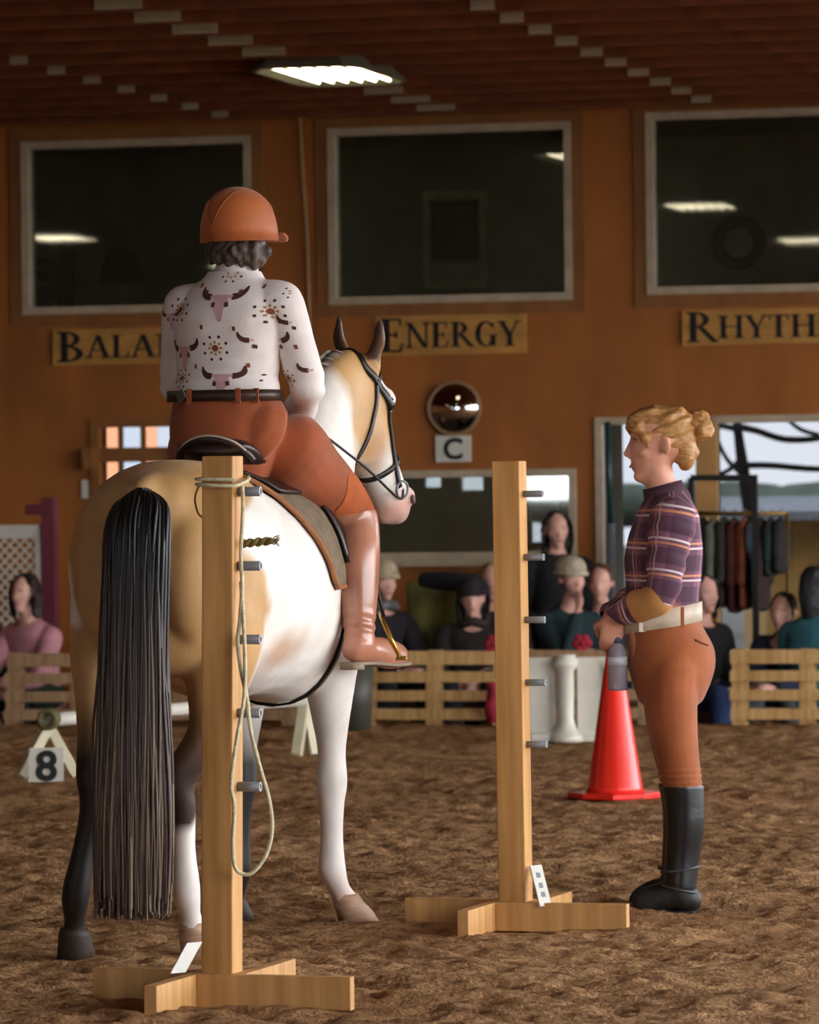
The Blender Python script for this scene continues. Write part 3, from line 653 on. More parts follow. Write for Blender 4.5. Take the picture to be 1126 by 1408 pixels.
# rope: two turns round the near post, a slack coil at the left, a long loop hanging at the right
M_rope = mat('cream_rope', '#d8cba6', .8, .12, 60., .5, 220.); hf = .052
rp = thing('gate_rope', 'cream rope looped over the near gate post and hanging in a long loop', 'rope', bA + Vector((.08, -.08, .35)))
turn = []
for lv, (z0, z1) in enumerate(((P(300, 660, dA).z, P(300, 656, dA).z), (P(300, 668, dA).z, P(300, 662, dA).z))):
    for k, (a, b) in enumerate(((1, -1), (-1, -1), (-1, 1), (1, 1))):
        turn.append(bA + uA * hf * a * 1.06 + vA * hf * b * 1.06 + Vector((tA.x - bA.x, 0, z0 + (z1 - z0) * (k / 3))))
MB().tube(turn, .0052, 7, 5).build('turns', M_rope, rp, True)
MB().tube([P(x, y, dA - .05 + dd) for x, y, dd in ((284, 662, 0), (274, 668, .03), (268, 685, .06), (272, 705, .08), (282, 714, .12))], .003, 6, 4).build('slack_coil', mat('old_twine', '#a8864e', .8, .2, 40.), rp, True)
dL = dA - .075
MB().tube([P(x, y, dL + dd) for x, y, dd in ((333, 668, .02), (334, 700, .04), (331, 760, .04), (333, 805, .03), (330, 850, .02), (327, 885, .0), (332, 925, -.02), (340, 962, -.03), (344, 1000, -.03), (356, 1050, -.03), (370, 1100, -.02), (374, 1140, -.02),
    (366, 1175, -.02), (348, 1199, -.02), (335, 1202, -.02), (323, 1192, -.03), (320, 1160, -.04), (322, 1110, -.04), (318, 1075, -.05), (325, 1020, -.05), (335, 965, -.04), (337, 925, -.03), (336, 880, .0), (334, 840, .02), (331, 800, .04))], .0056, 8, 5).build('loop', M_rope, rp, True)
tw = thing('twine_end', 'frayed olive twine end sticking out right of the near gate post', 'twine', P(333, 748, dA + .0)); M_tw = mat('baler_twine', '#7a6a34', .9, .3, 80.)
for j in (0, 1):
    MB().tube([P(329 + i * 5, 748 - i * .5 + 3 * math.sin(i * 1.5 + j * PI), dA + .02 + .008 * math.cos(i * 1.5 + j * PI)) for i in range(10)], .0075, 6, 3).build('strand', M_tw, tw, True)
mb = MB()
for k in range(16): mb.tube([P(372, 744 + rnd.uniform(-3, 3), dA + .02), P(378, 743 + rnd.uniform(-6, 6), dA + .02), P(383 + rnd.uniform(-2, 3), 743 + rnd.uniform(-9, 9), dA + rnd.uniform(0, .04))], .0011, 4, 2)
mb.build('fray', M_tw, tw)
# white number cards leaning at the feet, seen nearly edge-on
def card(a, b, wpx, d0, d1, label, par=None):
    pa, pb = P(a[0], a[1], d0), P(b[0], b[1], d1); ax = (pb - pa); sd = Vector((wpx / F * d0, .035, 0))
    o = thing('number_card', label, 'card', pb); nrm = ax.cross(sd).normalized()
    MB().box((pa + pb) / 2, ax / 2, sd / 2, nrm * .003).build('card', M_white, o)
    for k in ((.25, .5, .72) if par else ()):
        c = pa + ax * k - nrm * .0036 * (1 if nrm.y > 0 else -1); MB().box(c, ax * .06, sd * .16, nrm * .0006).build('mark', mat('card_grey_print', '#7f868e', .6), o)
    return o
card((267, 1296), (244, 1338), 20, 13.25, 13.18, 'white card leaning at the foot of the near gate post')
card((736, 1190), (750, 1246), 16, 15.62, 15.55, 'white card leaning at the foot of the far gate post', True)
# traffic cone
cc = G(846, 1097); M_cone = mat('orange_red_plastic', '#ff2f1e', .35, .05, 5., coat=.3); ch = .70
co = thing('traffic_cone', 'bright red orange traffic cone behind the woman', 'cone', cc)
mb = MB(); ca = math.radians(40); hw = .205
pts = []
for k in range(8):
    a = ca + k * PI / 4; rr = hw * (1.0 if k % 2 == 0 else 1.06); pts.append((rr * math.cos(a), rr * math.sin(a)))
mb.prism(pts, cc, (1, 0, 0), (0, 1, 0), (0, 0, .028)); mb.build('base', M_cone, co, bevel=.006)
MB().lathe([(.135, .028), (.125, .05), (.03, ch - .01), (.026, ch), (.018, ch), (.018, ch - .02), (.10, .05), (.12, .028)], cc, n=32, closed=True).build('cone', M_cone, co, True)
# low jump: white rail on cream cross stand, with number 8 plate
M_cream = mat('cream_paint', '#d8cfae', .5, .08, 6.)
jb = G(66, 1074); js = thing('jump_stand', 'cream cross stand holding the white rail behind the number 8', 'jump stand', jb); dj = jb.y
MB().bar(P(62, 990, dj + .1), P(104, 1066, dj + .14), .05, .05).build('leg', M_cream, js, bevel=.005)
MB().bar(P(70, 992, dj + .1), P(28, 1068, dj + .02), .05, .05).build('leg', M_cream, js, bevel=.005)
MB().lathe([(.055, -.03), (.055, .03), (.03, .032), (.03, -.03)], P(67, 989, dj + .06), V * -1, 18).build('cup', mat('olive_cup', '#6d643c', .6), js, True)
MB().tube([P(66, 990, dj + .08), P(258, 974, dj + 1.2), P(420, 962, dj + 2.2)], .034, 12, 2).solo('jump_rail', M_white, 'white round rail lying low behind the horse legs', 'rail', smooth=True)
mb = MB(); mb.bar(G(408, 1040) + Vector((0, 0, 0)), P(418, 968, dj + 2.2), .05, .05); mb.bar(G(430, 1038), P(418, 968, dj + 2.2), .05, .05); mb.solo('jump_stand', M_cream, 'far cream stand of the white rail, hidden behind the horse forelegs', 'jump stand')
n8 = thing('number_plate', 'white square plate with black number 8 at the jump stand', 'sign', P(63, 1075, dj - .07)); dn = dj - .07
MB().prism([(0, 0), (1, 0), (1, 1), (0, 1)], P(39, 1076, dn), P(87, 1074, dn) - P(39, 1076, dn), P(40, 1029, dn) - P(39, 1076, dn), (0, .008, 0)).build('plate', M_white, n8)
put_text('8', .205, P(64, 1053, dn - .003), (1, 0, -.02), (0.02, 0, 1), (0, -1, 0), mat('number_black', '#101210', .6), n8, 1.05)
# pallets standing on edge along the arena edge
M_pal = timber('pallet_board', '#d8b075', '#b08348'); M_pal2 = timber('pallet_board_weathered', '#b99670', '#8f6f4c')
def pallet(x0, x1, y0, y1, label, m, t, lean=0., ny=4, ups=3):
    s0, s1 = WP(x0, 950, t)[0], WP(x1, 950, t)[0]; hgt = .455; c = W((s0 + s1) / 2, t, 0)
    o = thing('pallet', label, 'pallet', c, 0., 'pallets along the arena edge'); up = (Vector((0, 0, 1)) + V * lean).normalized(); out = E.cross(up).normalized()
    z0 = .0
    for k in range(ups):
        s = s0 + .05 + (s1 - s0 - .1) * k / (ups - 1); a = W(s, t, z0); MB().box(a + up * hgt / 2, E * .045, V * .045, up * hgt / 2).build('block', m, o)
    for k in range(ny):
        zc = hgt * (k + .42) / ny + .02; L = (s1 - s0) / 2; w_ = .032 if k < ny - 1 else .040
        for sd in ((-1, 1) if k in (0, ny - 1) else (-1,)):
            MB().box(W((s0 + s1) / 2 + rnd.uniform(-.008, .008), t, z0) + up * zc + V * (sd * .057), E * L, V * .011, up * w_).build('plank', m, o)
    return o
TP = -3.68
pallet(8, 206, 897, 998, 'leftmost pallet, standing on edge behind the number 8', M_pal2, TP, .2)
pallet(210, 410, 897, 998, 'pallet on edge glimpsed between the horse legs and tail', M_pal2, TP, .2)
pallet(494, 700, 899, 999, 'pallet on edge between the rider boot and far gate post', M_pal, TP, .1)
pallet(706, 900, 895, 998, 'pallet on edge behind the white jump pillar and cone', M_pal2, TP + .1, .1)
pallet(1006, 1215, 897, 1000, 'pallet on edge right of the standing woman', M_pal, TP, .1)
# white plastic jump wing with a moulded column
jw = G(780, 1020); dw = jw.y; wg = thing('jump_wing', 'white moulded jump pillar wing left of the cone', 'jump wing', (jw.x, dw, 0)); M_wp = mat('white_plastic', '#d8d3c4', .4, .06, 5.)
zt = P(780, 900, dw).z
sc_ = zt / .50
MB().lathe([(.10, 0), (.10, .035), (.075, .05), (.055, .09), (.045, .13), (.05, .30), (.048, .40), (.07, .42), (.075, .46), (.06, .47), (.06, .5 * sc_)], (P(778, 1000, dw).x, dw, 0), n=20).build('column', M_wp, wg, True)
for xa, xb in ((728, 765), (794, 836)):
    a, b = P(xa, 1000, dw + .05).x, P(xb, 1000, dw + .05).x; mb = MB(); z0, z1 = P(750, 1000, dw).z * .6, P(750, 905, dw).z
    mb.box(((a + b) / 2, dw + .05, (z0 + z1) / 2), ((b - a) / 2, 0, 0), (0, .015, 0), (0, 0, (z1 - z0) / 2)); mb.build('panel', M_wp, wg)
    mb = MB()
    for (cx, w_, c0, c1) in ((a + .012, .012, z0, z1), (b - .012, .012, z0, z1)): mb.box((cx, dw + .03, (c0 + c1) / 2), (w_, 0, 0), (0, .014, 0), (0, 0, (c1 - c0) / 2))
    for zc in (z0 + .012, z1 - .012): mb.box(((a + b) / 2, dw + .03, zc), ((b - a) / 2, 0, 0), (0, .012, 0), (0, 0, .014))
    mb.build('panel_rim', M_wp, wg)
    MB().box(((a + b) / 2, dw + .05, z0 / 2), ((b - a) / 2, 0, 0), (0, .09, 0), (0, 0, z0 / 2)).build('foot', M_wp, wg, bevel=.01)
# red cloths and flower
M_red = mat('dark_red_cloth', '#a31630', .8, .2, 8.)
dd = W(WP(677, 950, TP - .12)[0], TP - .12, 0).y
mb = MB(); rows = []
for k in range(8):
    y = 938 + k * 8; rows.append([P(668 + 2 * math.sin(k), y, dd + .02 * math.sin(k * 1.3)), P(676, y, dd - .03), P(687 + 2 * math.cos(k), y, dd + .02 * math.cos(k * 1.7))])
    rows[-1] += [p + Vector((0, .02, 0)) for p in rows[-1][::-1]]
mb.rings([[tuple(p) for p in r] for r in rows]); mb.solo('red_cloth', M_red, 'dark red cloth hanging on the pallet beside the far post', 'cloth', smooth=True)
def flower(x, tt_, label):
    c = W(WP(x, 896, tt_)[0], tt_, .487); o = thing('red_flower', label, 'flower', c - Vector((0, 0, .05)))
    for k in range(6):
        a = k * PI / 3; MB().ell(c + Vector((.035 * math.cos(a), -.01, .035 * math.sin(a))), (.028, 0, 0), (0, .018, 0), (0, 0, .028), 8, 6).build('petal', M_red, o, True)
    MB().ell(c + Vector((0, -.02, 0)), (.02, 0, 0), (0, .02, 0), (0, 0, .02), 8, 6).build('centre', M_red, o, True)
flower(800, TP + .12, 'red flower on the pallet top left of the cone'); flower(679, TP + .02, 'red flower on the pallet top beside the far post')
# dark bin
b0 = G(487, 1000); b0 = Vector((P(487, 1000, 28.9).x, 28.9, 0)); bn = thing('waste_bin', 'dark grey bin below the rider boot', 'bin', b0); zt = P(487, 905, 28.9).z
MB().lathe([(.10, 0), (.125, zt - .03), (.115, zt - .03), (.09, .02), (.001, .02)], b0, n=20).build('body', mat('bin_grey', '#4b4a42', .5), bn, True)
MB().lathe([(.125, zt - .03), (.135, zt - .03), (.135, zt), (.125, zt)], b0, n=20, closed=True).build('rim', mat('bin_rim', '#3a3932', .5), bn, True)
# white lattice panel with maroon post
lt = -1.3; l0, l1 = WP(-60, 760, lt)[0], WP(58, 760, lt)[0]; zt_, zb_ = WP(30, 722, lt)[1], LOW + .05
lp = thing('lattice_panel', 'white lattice panel at the left picture edge', 'lattice', W((l0 + l1) / 2, lt, LOW), -WA); zr = zt_ - .09
MB().box(W((l0 + l1) / 2, lt, zt_ - .045), E * (l1 - l0) / 2, V * .03, (0, 0, .045)).build('top_rail', M_white, lp)
MB().box(W((l0 + l1) / 2, lt, zb_), E * (l1 - l0) / 2, V * .03, (0, 0, .05)).build('bottom_rail', M_white, lp)
MB().box(W(l1 - .02, lt, (zb_ + zt_) / 2), E * .02, V * .03, (0, 0, (zt_ - zb_) / 2)).build('side_rail', M_white, lp)
hgt = zr - zb_; st = .05; wd = l1 - l0
for fam, tt in ((1, lt - .006), (-1, lt + .006)):
    k = -hgt
    while k < wd:
        a = (max(k, 0), max(-k, 0)); bq = min(wd - k, hgt); b = (k + bq, bq)
        if b[0] - a[0] > .03:
            if fam == 1: p, q_ = W(l0 + a[0], tt, zb_ + a[1]), W(l0 + b[0], tt, zb_ + b[1])
            else: p, q_ = W(l0 + a[0], tt, zr - a[1]), W(l0 + b[0], tt, zr - b[1])
            MB().bar(p, q_, .010, .027, V).build('slat', M_white, lp)
        k += st * 1.414
MB().box(W(0, 0, 0), (0, 0, 0), (0, 0, 0), (0, 0, 0))
ms = WP(69, 780, lt)[0]; zm = WP(64, 684, lt)[1]; mp2 = thing('maroon_post', 'maroon square post beside the white lattice', 'post', W(ms, lt, LOW), -WA); M_mar = mat('maroon_paint', '#6e2a3a', .6, .1, 5.)
MB().box(W(ms, lt, (zm + LOW) / 2), E * .045, V * .045, (0, 0, (zm - LOW) / 2)).build('shaft', M_mar, mp2)
MB().box(W(ms - .06, lt, zm - .08), E * .1, V * .05, (0, 0, .035)).build('cap', M_mar, mp2, bevel=.01)
# benches for the spectators (mostly behind the pallets)
M_bench = mat('bench_wood', '#6b4a2c', .7, .15, 5., stretch=(.4, 3, 3))
BENCH = {}
def bench(s0, s1, t, zt, label):
    o = thing('bench', label, 'bench', W((s0 + s1) / 2, t, LOW), -WA, 'spectator benches')
    for k in (-.12, .12): MB().box(W((s0 + s1) / 2, t + k, zt - .02), E * (s1 - s0) / 2, V * .1, (0, 0, .02)).build('plank', M_bench, o)
    for s in (s0 + .12, (s0 + s1) / 2, s1 - .12): MB().box(W(s, t, (zt - .04 + LOW) / 2), E * .03, V * .2, (0, 0, (zt - .04 - LOW) / 2)).build('leg', M_bench, o)
ST = -2.35
bench(WP(-70, 880, ST)[0], WP(110, 880, ST)[0], ST, .02, 'low bench under the pink jacket spectator')
bench(WP(495, 880, ST)[0], WP(885, 880, ST)[0], ST, .09, 'low bench under the row of middle spectators')
bench(WP(640, 880, ST + .62)[0], WP(890, 880, ST + .62)[0], ST + .62, .09, 'second low bench behind the middle spectators')
bench(WP(945, 880, ST)[0], WP(1180, 880, ST)[0], ST, .02, 'low bench under the spectators at right')
# olive blanket over a chair back, dark jacket thrown on it
ss = -2.0; r = rect_px(562, 800, 648, 900, ss); mb = MB(); rg = []
for k in range(10):
    f = k / 9; z = r[3] - (r[3] - r[2]) * f; row = []
    for j in range(9):
        s = r[0] + (r[1] - r[0]) * j / 8; row.append(W(s, ss - .05 - .08 * f + .015 * math.sin(j * 1.7 + f * 3), z + .01 * math.sin(j)))
    rg.append([tuple(p) for p in row] + [tuple(p + V * .05) for p in row[::-1]])
mb.rings(rg); mb.solo('blanket', mat('olive_blanket', '#6f6a35', .95, .2, 7., .4, 60.), 'olive blanket hung between two dark coated spectators', 'blanket', smooth=True)
c0 = WP(580, 797, ss - .05); c1 = WP(655, 800, ss - .05)
MB().limb([W(c0[0], ss - .05, c0[1]), W((c0[0] + c1[0]) / 2, ss - .08, c0[1] - .01), W(c1[0], ss - .05, c1[1])], [(.05, .03), (.06, .03), (.055, .03)]).limb([W(c1[0] - .02, ss - .10, c1[1]), W(c1[0] - .05, ss - .16, c1[1] - .12), W(c1[0] - .06, ss - .17, c1[1] - .26)], [.035, .035, .025]).solo('dark_jacket', mat('folded_black_jacket', '#121014', .9, .2, 9.), 'black jacket folded along the top of the olive blanket', 'jacket', smooth=True)
# steel pole before the glass doors
pt = -.9; c = WP(839, 700, pt); zt = WP(836, 580, pt)[1]
po = thing('steel_pole', 'slim dark green and grey steel pole before the glass doors', 'pole', W(c[0], pt, LOW)); zq = WP(838, 720, pt)[1]
MB().tube([W(c[0], pt, LOW), W(c[0], pt, zq)], .028, 10, 1).build('lower_tube', mat('grey_tube', '#70767c', .4, .05), po, True)
MB().tube([W(c[0], pt, zq), W(c[0] - .012, pt, zt)], .022, 10, 1).build('upper_tube', mat('green_tube', '#1f3a36', .4, .05), po, True)
MB().lathe([(.16, 0), (.16, .015), (.03, .03)], W(c[0], pt, LOW), n=20).build('base_plate', mat('grey_tube', '#70767c'), po, True)
# clothes rails and hanging coats behind the woman
rt = -1.1; r0, r1 = WP(952, 706, rt), WP(1082, 706, rt); M_rail = mat('brass_rail', '#8a6a34', .35, .1, 6., metal=.6)
cr_ = thing('clothes_rail', 'brass coloured clothes rail with coats behind the standing woman', 'clothes rail', W((r0[0] + r1[0]) / 2, rt, LOW))
MB().tube([W(r0[0], rt, r0[1]), W(r1[0], rt, r1[1])], .014, 8, 1).build('rail', M_rail, cr_, True)
for s in (r0[0], r1[0]):
    MB().tube([W(s, rt, LOW), W(s, rt, r0[1])], .014, 8, 1).build('upright', M_rail, cr_, True)
    MB().tube([W(s, rt - .25, LOW + .015), W(s, rt + .25, LOW + .015)], .015, 8, 1).build('foot', M_rail, cr_, True)
k0, k1 = WP(950, 657, rt - .3), WP(1037, 657, rt - .3)
bk = thing('display_stand', 'black square tube stand above the coats', 'stand', W((k0[0] + k1[0]) / 2, rt - .3, LOW))
MB().bar(W(k0[0], rt - .3, k0[1]), W(k1[0] + .02, rt - .3, k1[1]), .04, .04).build('top_bar', M_black, bk)
for s in (k0[0], k1[0]): MB().box(W(s, rt - .3, (LOW + k0[1]) / 2), E * .02, V * .02, (0, 0, (k0[1] - LOW) / 2)).build('upright', M_black, bk)
coats = [(966, '#1d1f1b', 838, 'black'), (981, '#5d6353', 825, 'grey green'), (996, '#33302a', 832, 'charcoal'), (1010, '#4a1d16', 840, 'maroon'), (1024, '#7a3a1e', 836, 'rust'), (1038, '#7f94ab', 770, 'pale blue'), (1047, '#2b1a18', 838, 'dark brown'), (1060, '#1a2a24', 790, 'dark green'), (1073, '#20201e', 785, 'black short')]
for x, hx_, yb, nm in coats:
    s, zr_ = WP(x, 706, rt); zb2 = WP(x, yb, rt)[1]; o = thing('hanging_coat', nm + ' garment hanging on the rail behind the woman', 'coat', W(s, rt, zb2), -WA, 'coats on the rail')
    MB().tube([W(s, rt, zr_ + .016), W(s, rt + .018, zr_ + .03), W(s, rt + .024, zr_ + .0), W(s, rt, zr_ - .04)], .004, 5, 4).build('hook', M_metal, o, True)
    zt2 = zr_ - .035; Ln = zt2 - zb2; w_ = rnd.uniform(.028, .04)
    MB().loft([(W(s, rt, zt2), E * w_ * .5, V * .05), (W(s, rt, zt2 - .05), E * w_, V * .19), (W(s, rt, zt2 - .3 * Ln), E * w_ * 1.1, V * .2), (W(s, rt, zt2 - .65 * Ln), E * w_ * 1.2, V * .21), (W(s, rt, zb2 + .02), E * w_ * 1.35, V * .22)], 14, 3).build('garment', mat('coat_' + nm.replace(' ', '_'), hx_, .9, .25, 9.), o, True)
    for sg in (-1, 1):
        MB().limb([W(s, rt + sg * .17, zt2 - .06), W(s + .01, rt + sg * .22, zt2 - .3 * Ln), W(s + .005, rt + sg * .22, zt2 - min(.6, .7 * Ln))], [.035, .036, .032]).build('sleeve', MATS['coat_' + nm.replace(' ', '_')], o, True)

# ================================================================== HORSE
TH = math.radians(18.); HO = Vector((-.755, 14.68, 0)); HM = Matrix.Translation(HO) @ Matrix.Rotation(-TH, 4, 'Z')
def bend(y): return .02 * ((y - .7) / .9) ** 2
def hw_(p): return HM @ Vector(p)
class HB_(MB):                              # builder in the horse's own frame (x right, y forward)
    def build(s, name, m, parent, smooth=True, bevel=0.):
        s.v = [tuple(HM @ Vector(p)) for p in s.v]; return MB.build(s, name, m, parent, smooth, bevel)
hb = MB()
tor = [(-.215, 1.20, .09, .14), (-.15, 1.17, .21, .27), (-.04, 1.175, .30, .325), (.10, 1.175, .318, .335), (.26, 1.15, .305, .355), (.45, 1.11, .29, .35),
       (.65, 1.10, .305, .335), (.85, 1.10, .28, .35), (1.02, 1.11, .25, .385), (1.18, 1.13, .228, .355), (1.34, 1.12, .19, .28), (1.46, 1.10, .13, .17)]
hb.loft([((bend(y), y, zc), (w, 0, 0), (0, 0, h)) for y, zc, w, h in tor], 28, 4, pw=2.15)
hb.ell((bend(.0), .02, 1.36), (.2, 0, 0), (0, .26, 0), (0, 0, .135))                # croup
hb.ell((bend(1.08), 1.08, 1.40), (.08, 0, 0), (0, .22, 0), (0, 0, .105))             # withers
for sx in (-1, 1): hb.ell((sx * .13 + bend(-.1), -.12, 1.15), (.115, 0, 0), (0, .13, 0), (0, 0, .20))   # buttocks
hb.limb([(bend(-.1), -.12, 1.42), (bend(-.2), -.22, 1.39), (bend(-.2) + .005, -.275, 1.31)], [.055, .045, .03], 10)      # dock
def hind(sx, hx, hy, kx):
    b = bend(0); ol = -.035 if sx < 0 else 0.
    P0 = [(sx * .14 + b, .10, 1.22, .15, .20), (sx * .165 + b, .02, 1.06, .135, .20), (sx * .16 + b * .8 + ol, .05, .92, .12, .155), (sx * .15 + b * .5 + 1.2 * ol, .01, .79, .085, .105), (sx * .14 + b * .3 + 1.1 * ol, -.05, .67, .06, .072),
          (kx, -.095, .555, .05, .066), (kx, -.08, .465, .042, .048), (0, -.065, .34, .036, .038), (0, -.05, .20, .045, .046), (0, -.01, .12, .032, .034), (0, .015, .07, .045, .048)]
    pts, rad = [], []
    for (x, y, z, ra, rb) in P0:
        f = max(0, (1.0 - z) / 1.0); xx = x if z > .5 else (kx + (hx - kx) * (.5 - z) / .45 if z < .46 else kx)
        pts.append((xx, y + hy * min(1, f), z)); rad.append((ra, rb))
    hb.limb(pts, rad, 16, 4); return pts[-1]
def fore(sx, hx, hy):
    P0 = [(sx * .14, 1.2, 1.12, .095, .17), (sx * .148, 1.15, .92, .095, .13), (None, 1.17, .76, .078, .088), (None, 1.21, .57, .047, .053), (None, 1.225, .465, .054, .054), (None, 1.235, .385, .043, .043), (None, 1.255, .27, .039, .039), (None, 1.27, .175, .047, .048), (None, 1.31, .105, .036, .036), (None, 1.335, .06, .046, .05)]
    pts, rad = [], []
    for (x, y, z, ra, rb) in P0:
        f = max(0, (.92 - z) / .86); xx = x if x is not None else sx * .145 + (hx - sx * .145) * f
        xx += sx * (.034 if z < .07 else .016 if z < .12 else 0); pts.append((xx, y + hy * f, z)); rad.append((ra, rb))
    hb.limb(pts, rad, 16, 4); return pts[-1]
cL, cRr = hind(-1, -.25, -.15, -.165), hind(1, .05, .105, .07)
fR, fL = fore(1, .10, -.02), fore(-1, -.205, -.1)
# neck
nk = [((0, 1.18, 1.18), .17, .27), ((.0, 1.36, 1.38), .135, .235), ((.0, 1.52, 1.57), .105, .19), ((.015, 1.64, 1.72), .085, .15), ((.035, 1.73, 1.80), .07, .11)]
secs = []
for i, (c, a, b) in enumerate(nk):
    d = np.array(nk[min(i + 1, 4)][0]) - np.array(nk[max(i - 1, 0)][0]); d /= np.linalg.norm(d); x = np.array((1., 0, 0)); x -= d * (x @ d); x /= np.linalg.norm(x); y = np.cross(d, x)
    secs.append((c, x * a, y * b))
hb.loft(secs, 18, 4)
# head
hp = np.array((.065, 1.79, 1.865)); hdir = np.array((.10, .45, -.873)); hdir /= np.linalg.norm(hdir)
hs = np.array((.955, -.25, -.30)); hs -= hdir * (hs @ hdir); hs /= np.linalg.norm(hs); hf_ = np.cross(hs, hdir)
HL = .575
def hpt(t, s, f): return hp + hdir * (t * HL) + hs * s + hf_ * f           # t along the face, s to the right, f forward from the face line
hd_ = [(.0, .065, .09, -.02), (.10, .085, .115, .0), (.22, .098, .14, .01), (.36, .092, .15, .0), (.50, .074, .12, -.008), (.64, .058, .088, -.012), (.78, .052, .074, -.008), (.90, .058, .074, -.008), (.985, .05, .055, -.02)]
hb.loft([(hpt(t, 0, f0 - dep), hs * w, hf_ * dep) for t, w, dep, f0 in hd_], 18, 4, pw=2.3)
for sg in (-1, 1):
    hb.ell(hpt(.24, sg * .083, -.04), hs * .025, hf_ * .035, hdir * .04, 10, 7)       # brow over the eye
    hb.ell(hpt(.34, sg * .07, -.19), hs * .035, hf_ * .10, hdir * .12, 12, 8)         # jowl
    hb.ell(hpt(.9, sg * .045, -.03), hs * .022, hf_ * .03, hdir * .035, 10, 7)        # nostril
hb.ell(hpt(.93, 0, -.13), hs * .038, hf_ * .035, hdir * .045, 10, 7)                  # lower lip
ears = {}
for sg in (-1, 1):
    b0 = hpt(.0, sg * .062, -.045); tip = b0 + np.array((sg * .018 + .012, -.02, .165)) + hs * sg * .012; ears[sg] = (b0, tip)
    m_ = b0 * .55 + tip * .45 + hs * sg * .012; sd = np.array((.94, .3 * sg, 0)); fd = np.array((-.3 * sg, .94, 0))
    hb.loft([(b0 - np.array((0, 0, .03)), sd * .03, fd * .026), (b0 * .8 + tip * .2, sd * .03, fd * .022), (m_, sd * .03, fd * .018), (b0 * .2 + tip * .8, sd * .017, fd * .012), (tip, sd * .004, fd * .004)], 12, 3)
hv, hfc, hn = remesh(hb, .011, 7)
# coat pattern in the horse's own coordinates: buckskin tan, white pinto patches, dark points
def sm(x, w=.03): return np.clip(x / w * .5 + .5, 0, 1)
C_ = lambda h: np.array(hexc(h)[:3])
white, tan, dark, brown, pink, grey = C_('#ece5dc'), C_('#c69a63'), C_('#1e1512'), C_('#6b4128'), C_('#d3a294'), C_('#b59d92')
x, y, z = hv[:, 0], hv[:, 1], hv[:, 2]
jit = .035 * fbm(hv * 6., 3)
col = np.tile(white, (len(hv), 1))
def paint(m, c):
    global col
    m = np.clip(m, 0, 1)[:, None]; col = col * (1 - m) + np.asarray(c) * m
yb = np.interp(z, [.6, .82, .95, 1.05, 1.15, 1.25, 1.34, 1.40, 1.45, 1.5], [.3, .08, .09, .10, .03, -.10, -.09, .12, .45, .8])
paint(sm(yb + jit - y) * sm(.0 + x + .02), tan); paint(sm(.9 + jit - y) * sm(-x), tan)
paint(.8 * sm(.09 - np.sqrt(((y - .40) / 1.4) ** 2 + ((z - .91) / .6) ** 2) + jit, .06) * (x > 0), C_('#b98a62'))
sd1, _ = seg_dist(np.stack([x, z, 0 * x], 1), (-.305, 1.20, 0), (-.235, 1.04, 0)); paint(sm(.034 - sd1 + jit * .3, .015) * (y < .25), white)
hindm = (y < .5)
paint(sm(.78 + jit - z, .14) * hindm * .85 * (x > 0), brown)
paint(sm(.70 + jit - z + .25 * (x + .18), .10) * hindm * (x < 0.0), dark)
dk = sm(.66 - z + jit, .1) * hindm * (x > 0) * sm(-(y - (-.02 + .15 * np.clip((1 - z), 0, 1))) - .0, .05); paint(dk * .9, dark)
paint(sm(.43 + .04 * np.sin(y * 30) + jit - z, .02) * hindm * (x > 0), white)
paint(sm(.16 - z, .03) * hindm * (x > 0) * .0, pink)
paint(sm(.60 + jit - z, .1) * (y > .8) * (x < 0.03), dark)
paint(sm(.13 - z, .05) * (y > .8) * (x > 0.03) * .55, pink)
# neck and head
up = hv - hp; ht, hs_, hf2 = up @ hdir / HL, up @ hs, up @ hf_
head = (ht > -.12) & (y > 1.66) & (z > 1.2) & (z < 2.1)
nt_ = sm(y - 1.53 + .3 * (x - .09) + jit, .03) * sm(z - 1.56 + jit, .05) * sm(x - .0 + jit, .02); paint(nt_, tan)
jaw = sm(.085 - np.sqrt(((ht - .30) * .5) ** 2 + ((hf2 + .20) * .9) ** 2) + jit * .7, .03) * head; paint(jaw * .9, tan)
paint(sm(.075 - np.sqrt(((ht - .52) * .5) ** 2 + (hf2 + .17) ** 2) + jit, .03) * head * .7, C_('#a8794a'))
paint(sm(hf2 + .055 + jit * .4, .02) * head * (ht > .1), white)
paint(sm(ht - .84 + jit, .06) * head, pink); paint(sm(ht - .97, .04) * head * .5, grey)
for sg in (-1, 1):
    d0, tt = seg_dist(hv, ears[sg][0], ears[sg][1]); em = (d0 < .05) & (tt > .06); paint(em * .9, C_('#a9794c'))
    paint(em * sm(-(hn[:, 1]) - .1, .4) * sm(.027 - d0 + .01, .02), C_('#3a2018'))
    paint(em * sm(tt - .85, .1) * .6, C_('#3a2018'))
M_horse = vcol_mat('horse_coat', .55, .12, 90., .04, .14, 7.)
horse = thing('horse', 'tan and white pinto horse with black tail, seen from behind', 'horse', HO, -TH)
cc_ = np.concatenate([col, np.ones((len(col), 1))], 1)
np_mesh('body', hv, hfc, None, M_horse, horse, cc_)
hbvh = BVHTree.FromPolygons([tuple(p) for p in hv], hfc)
M_hoofd = mat('dark_hoof', '#3a2c22', .6, .2, 20., stretch=(1, 1, 4)); M_hoofl = mat('pale_hoof', '#b08c70', .55, .15, 20., stretch=(1, 1, 4))
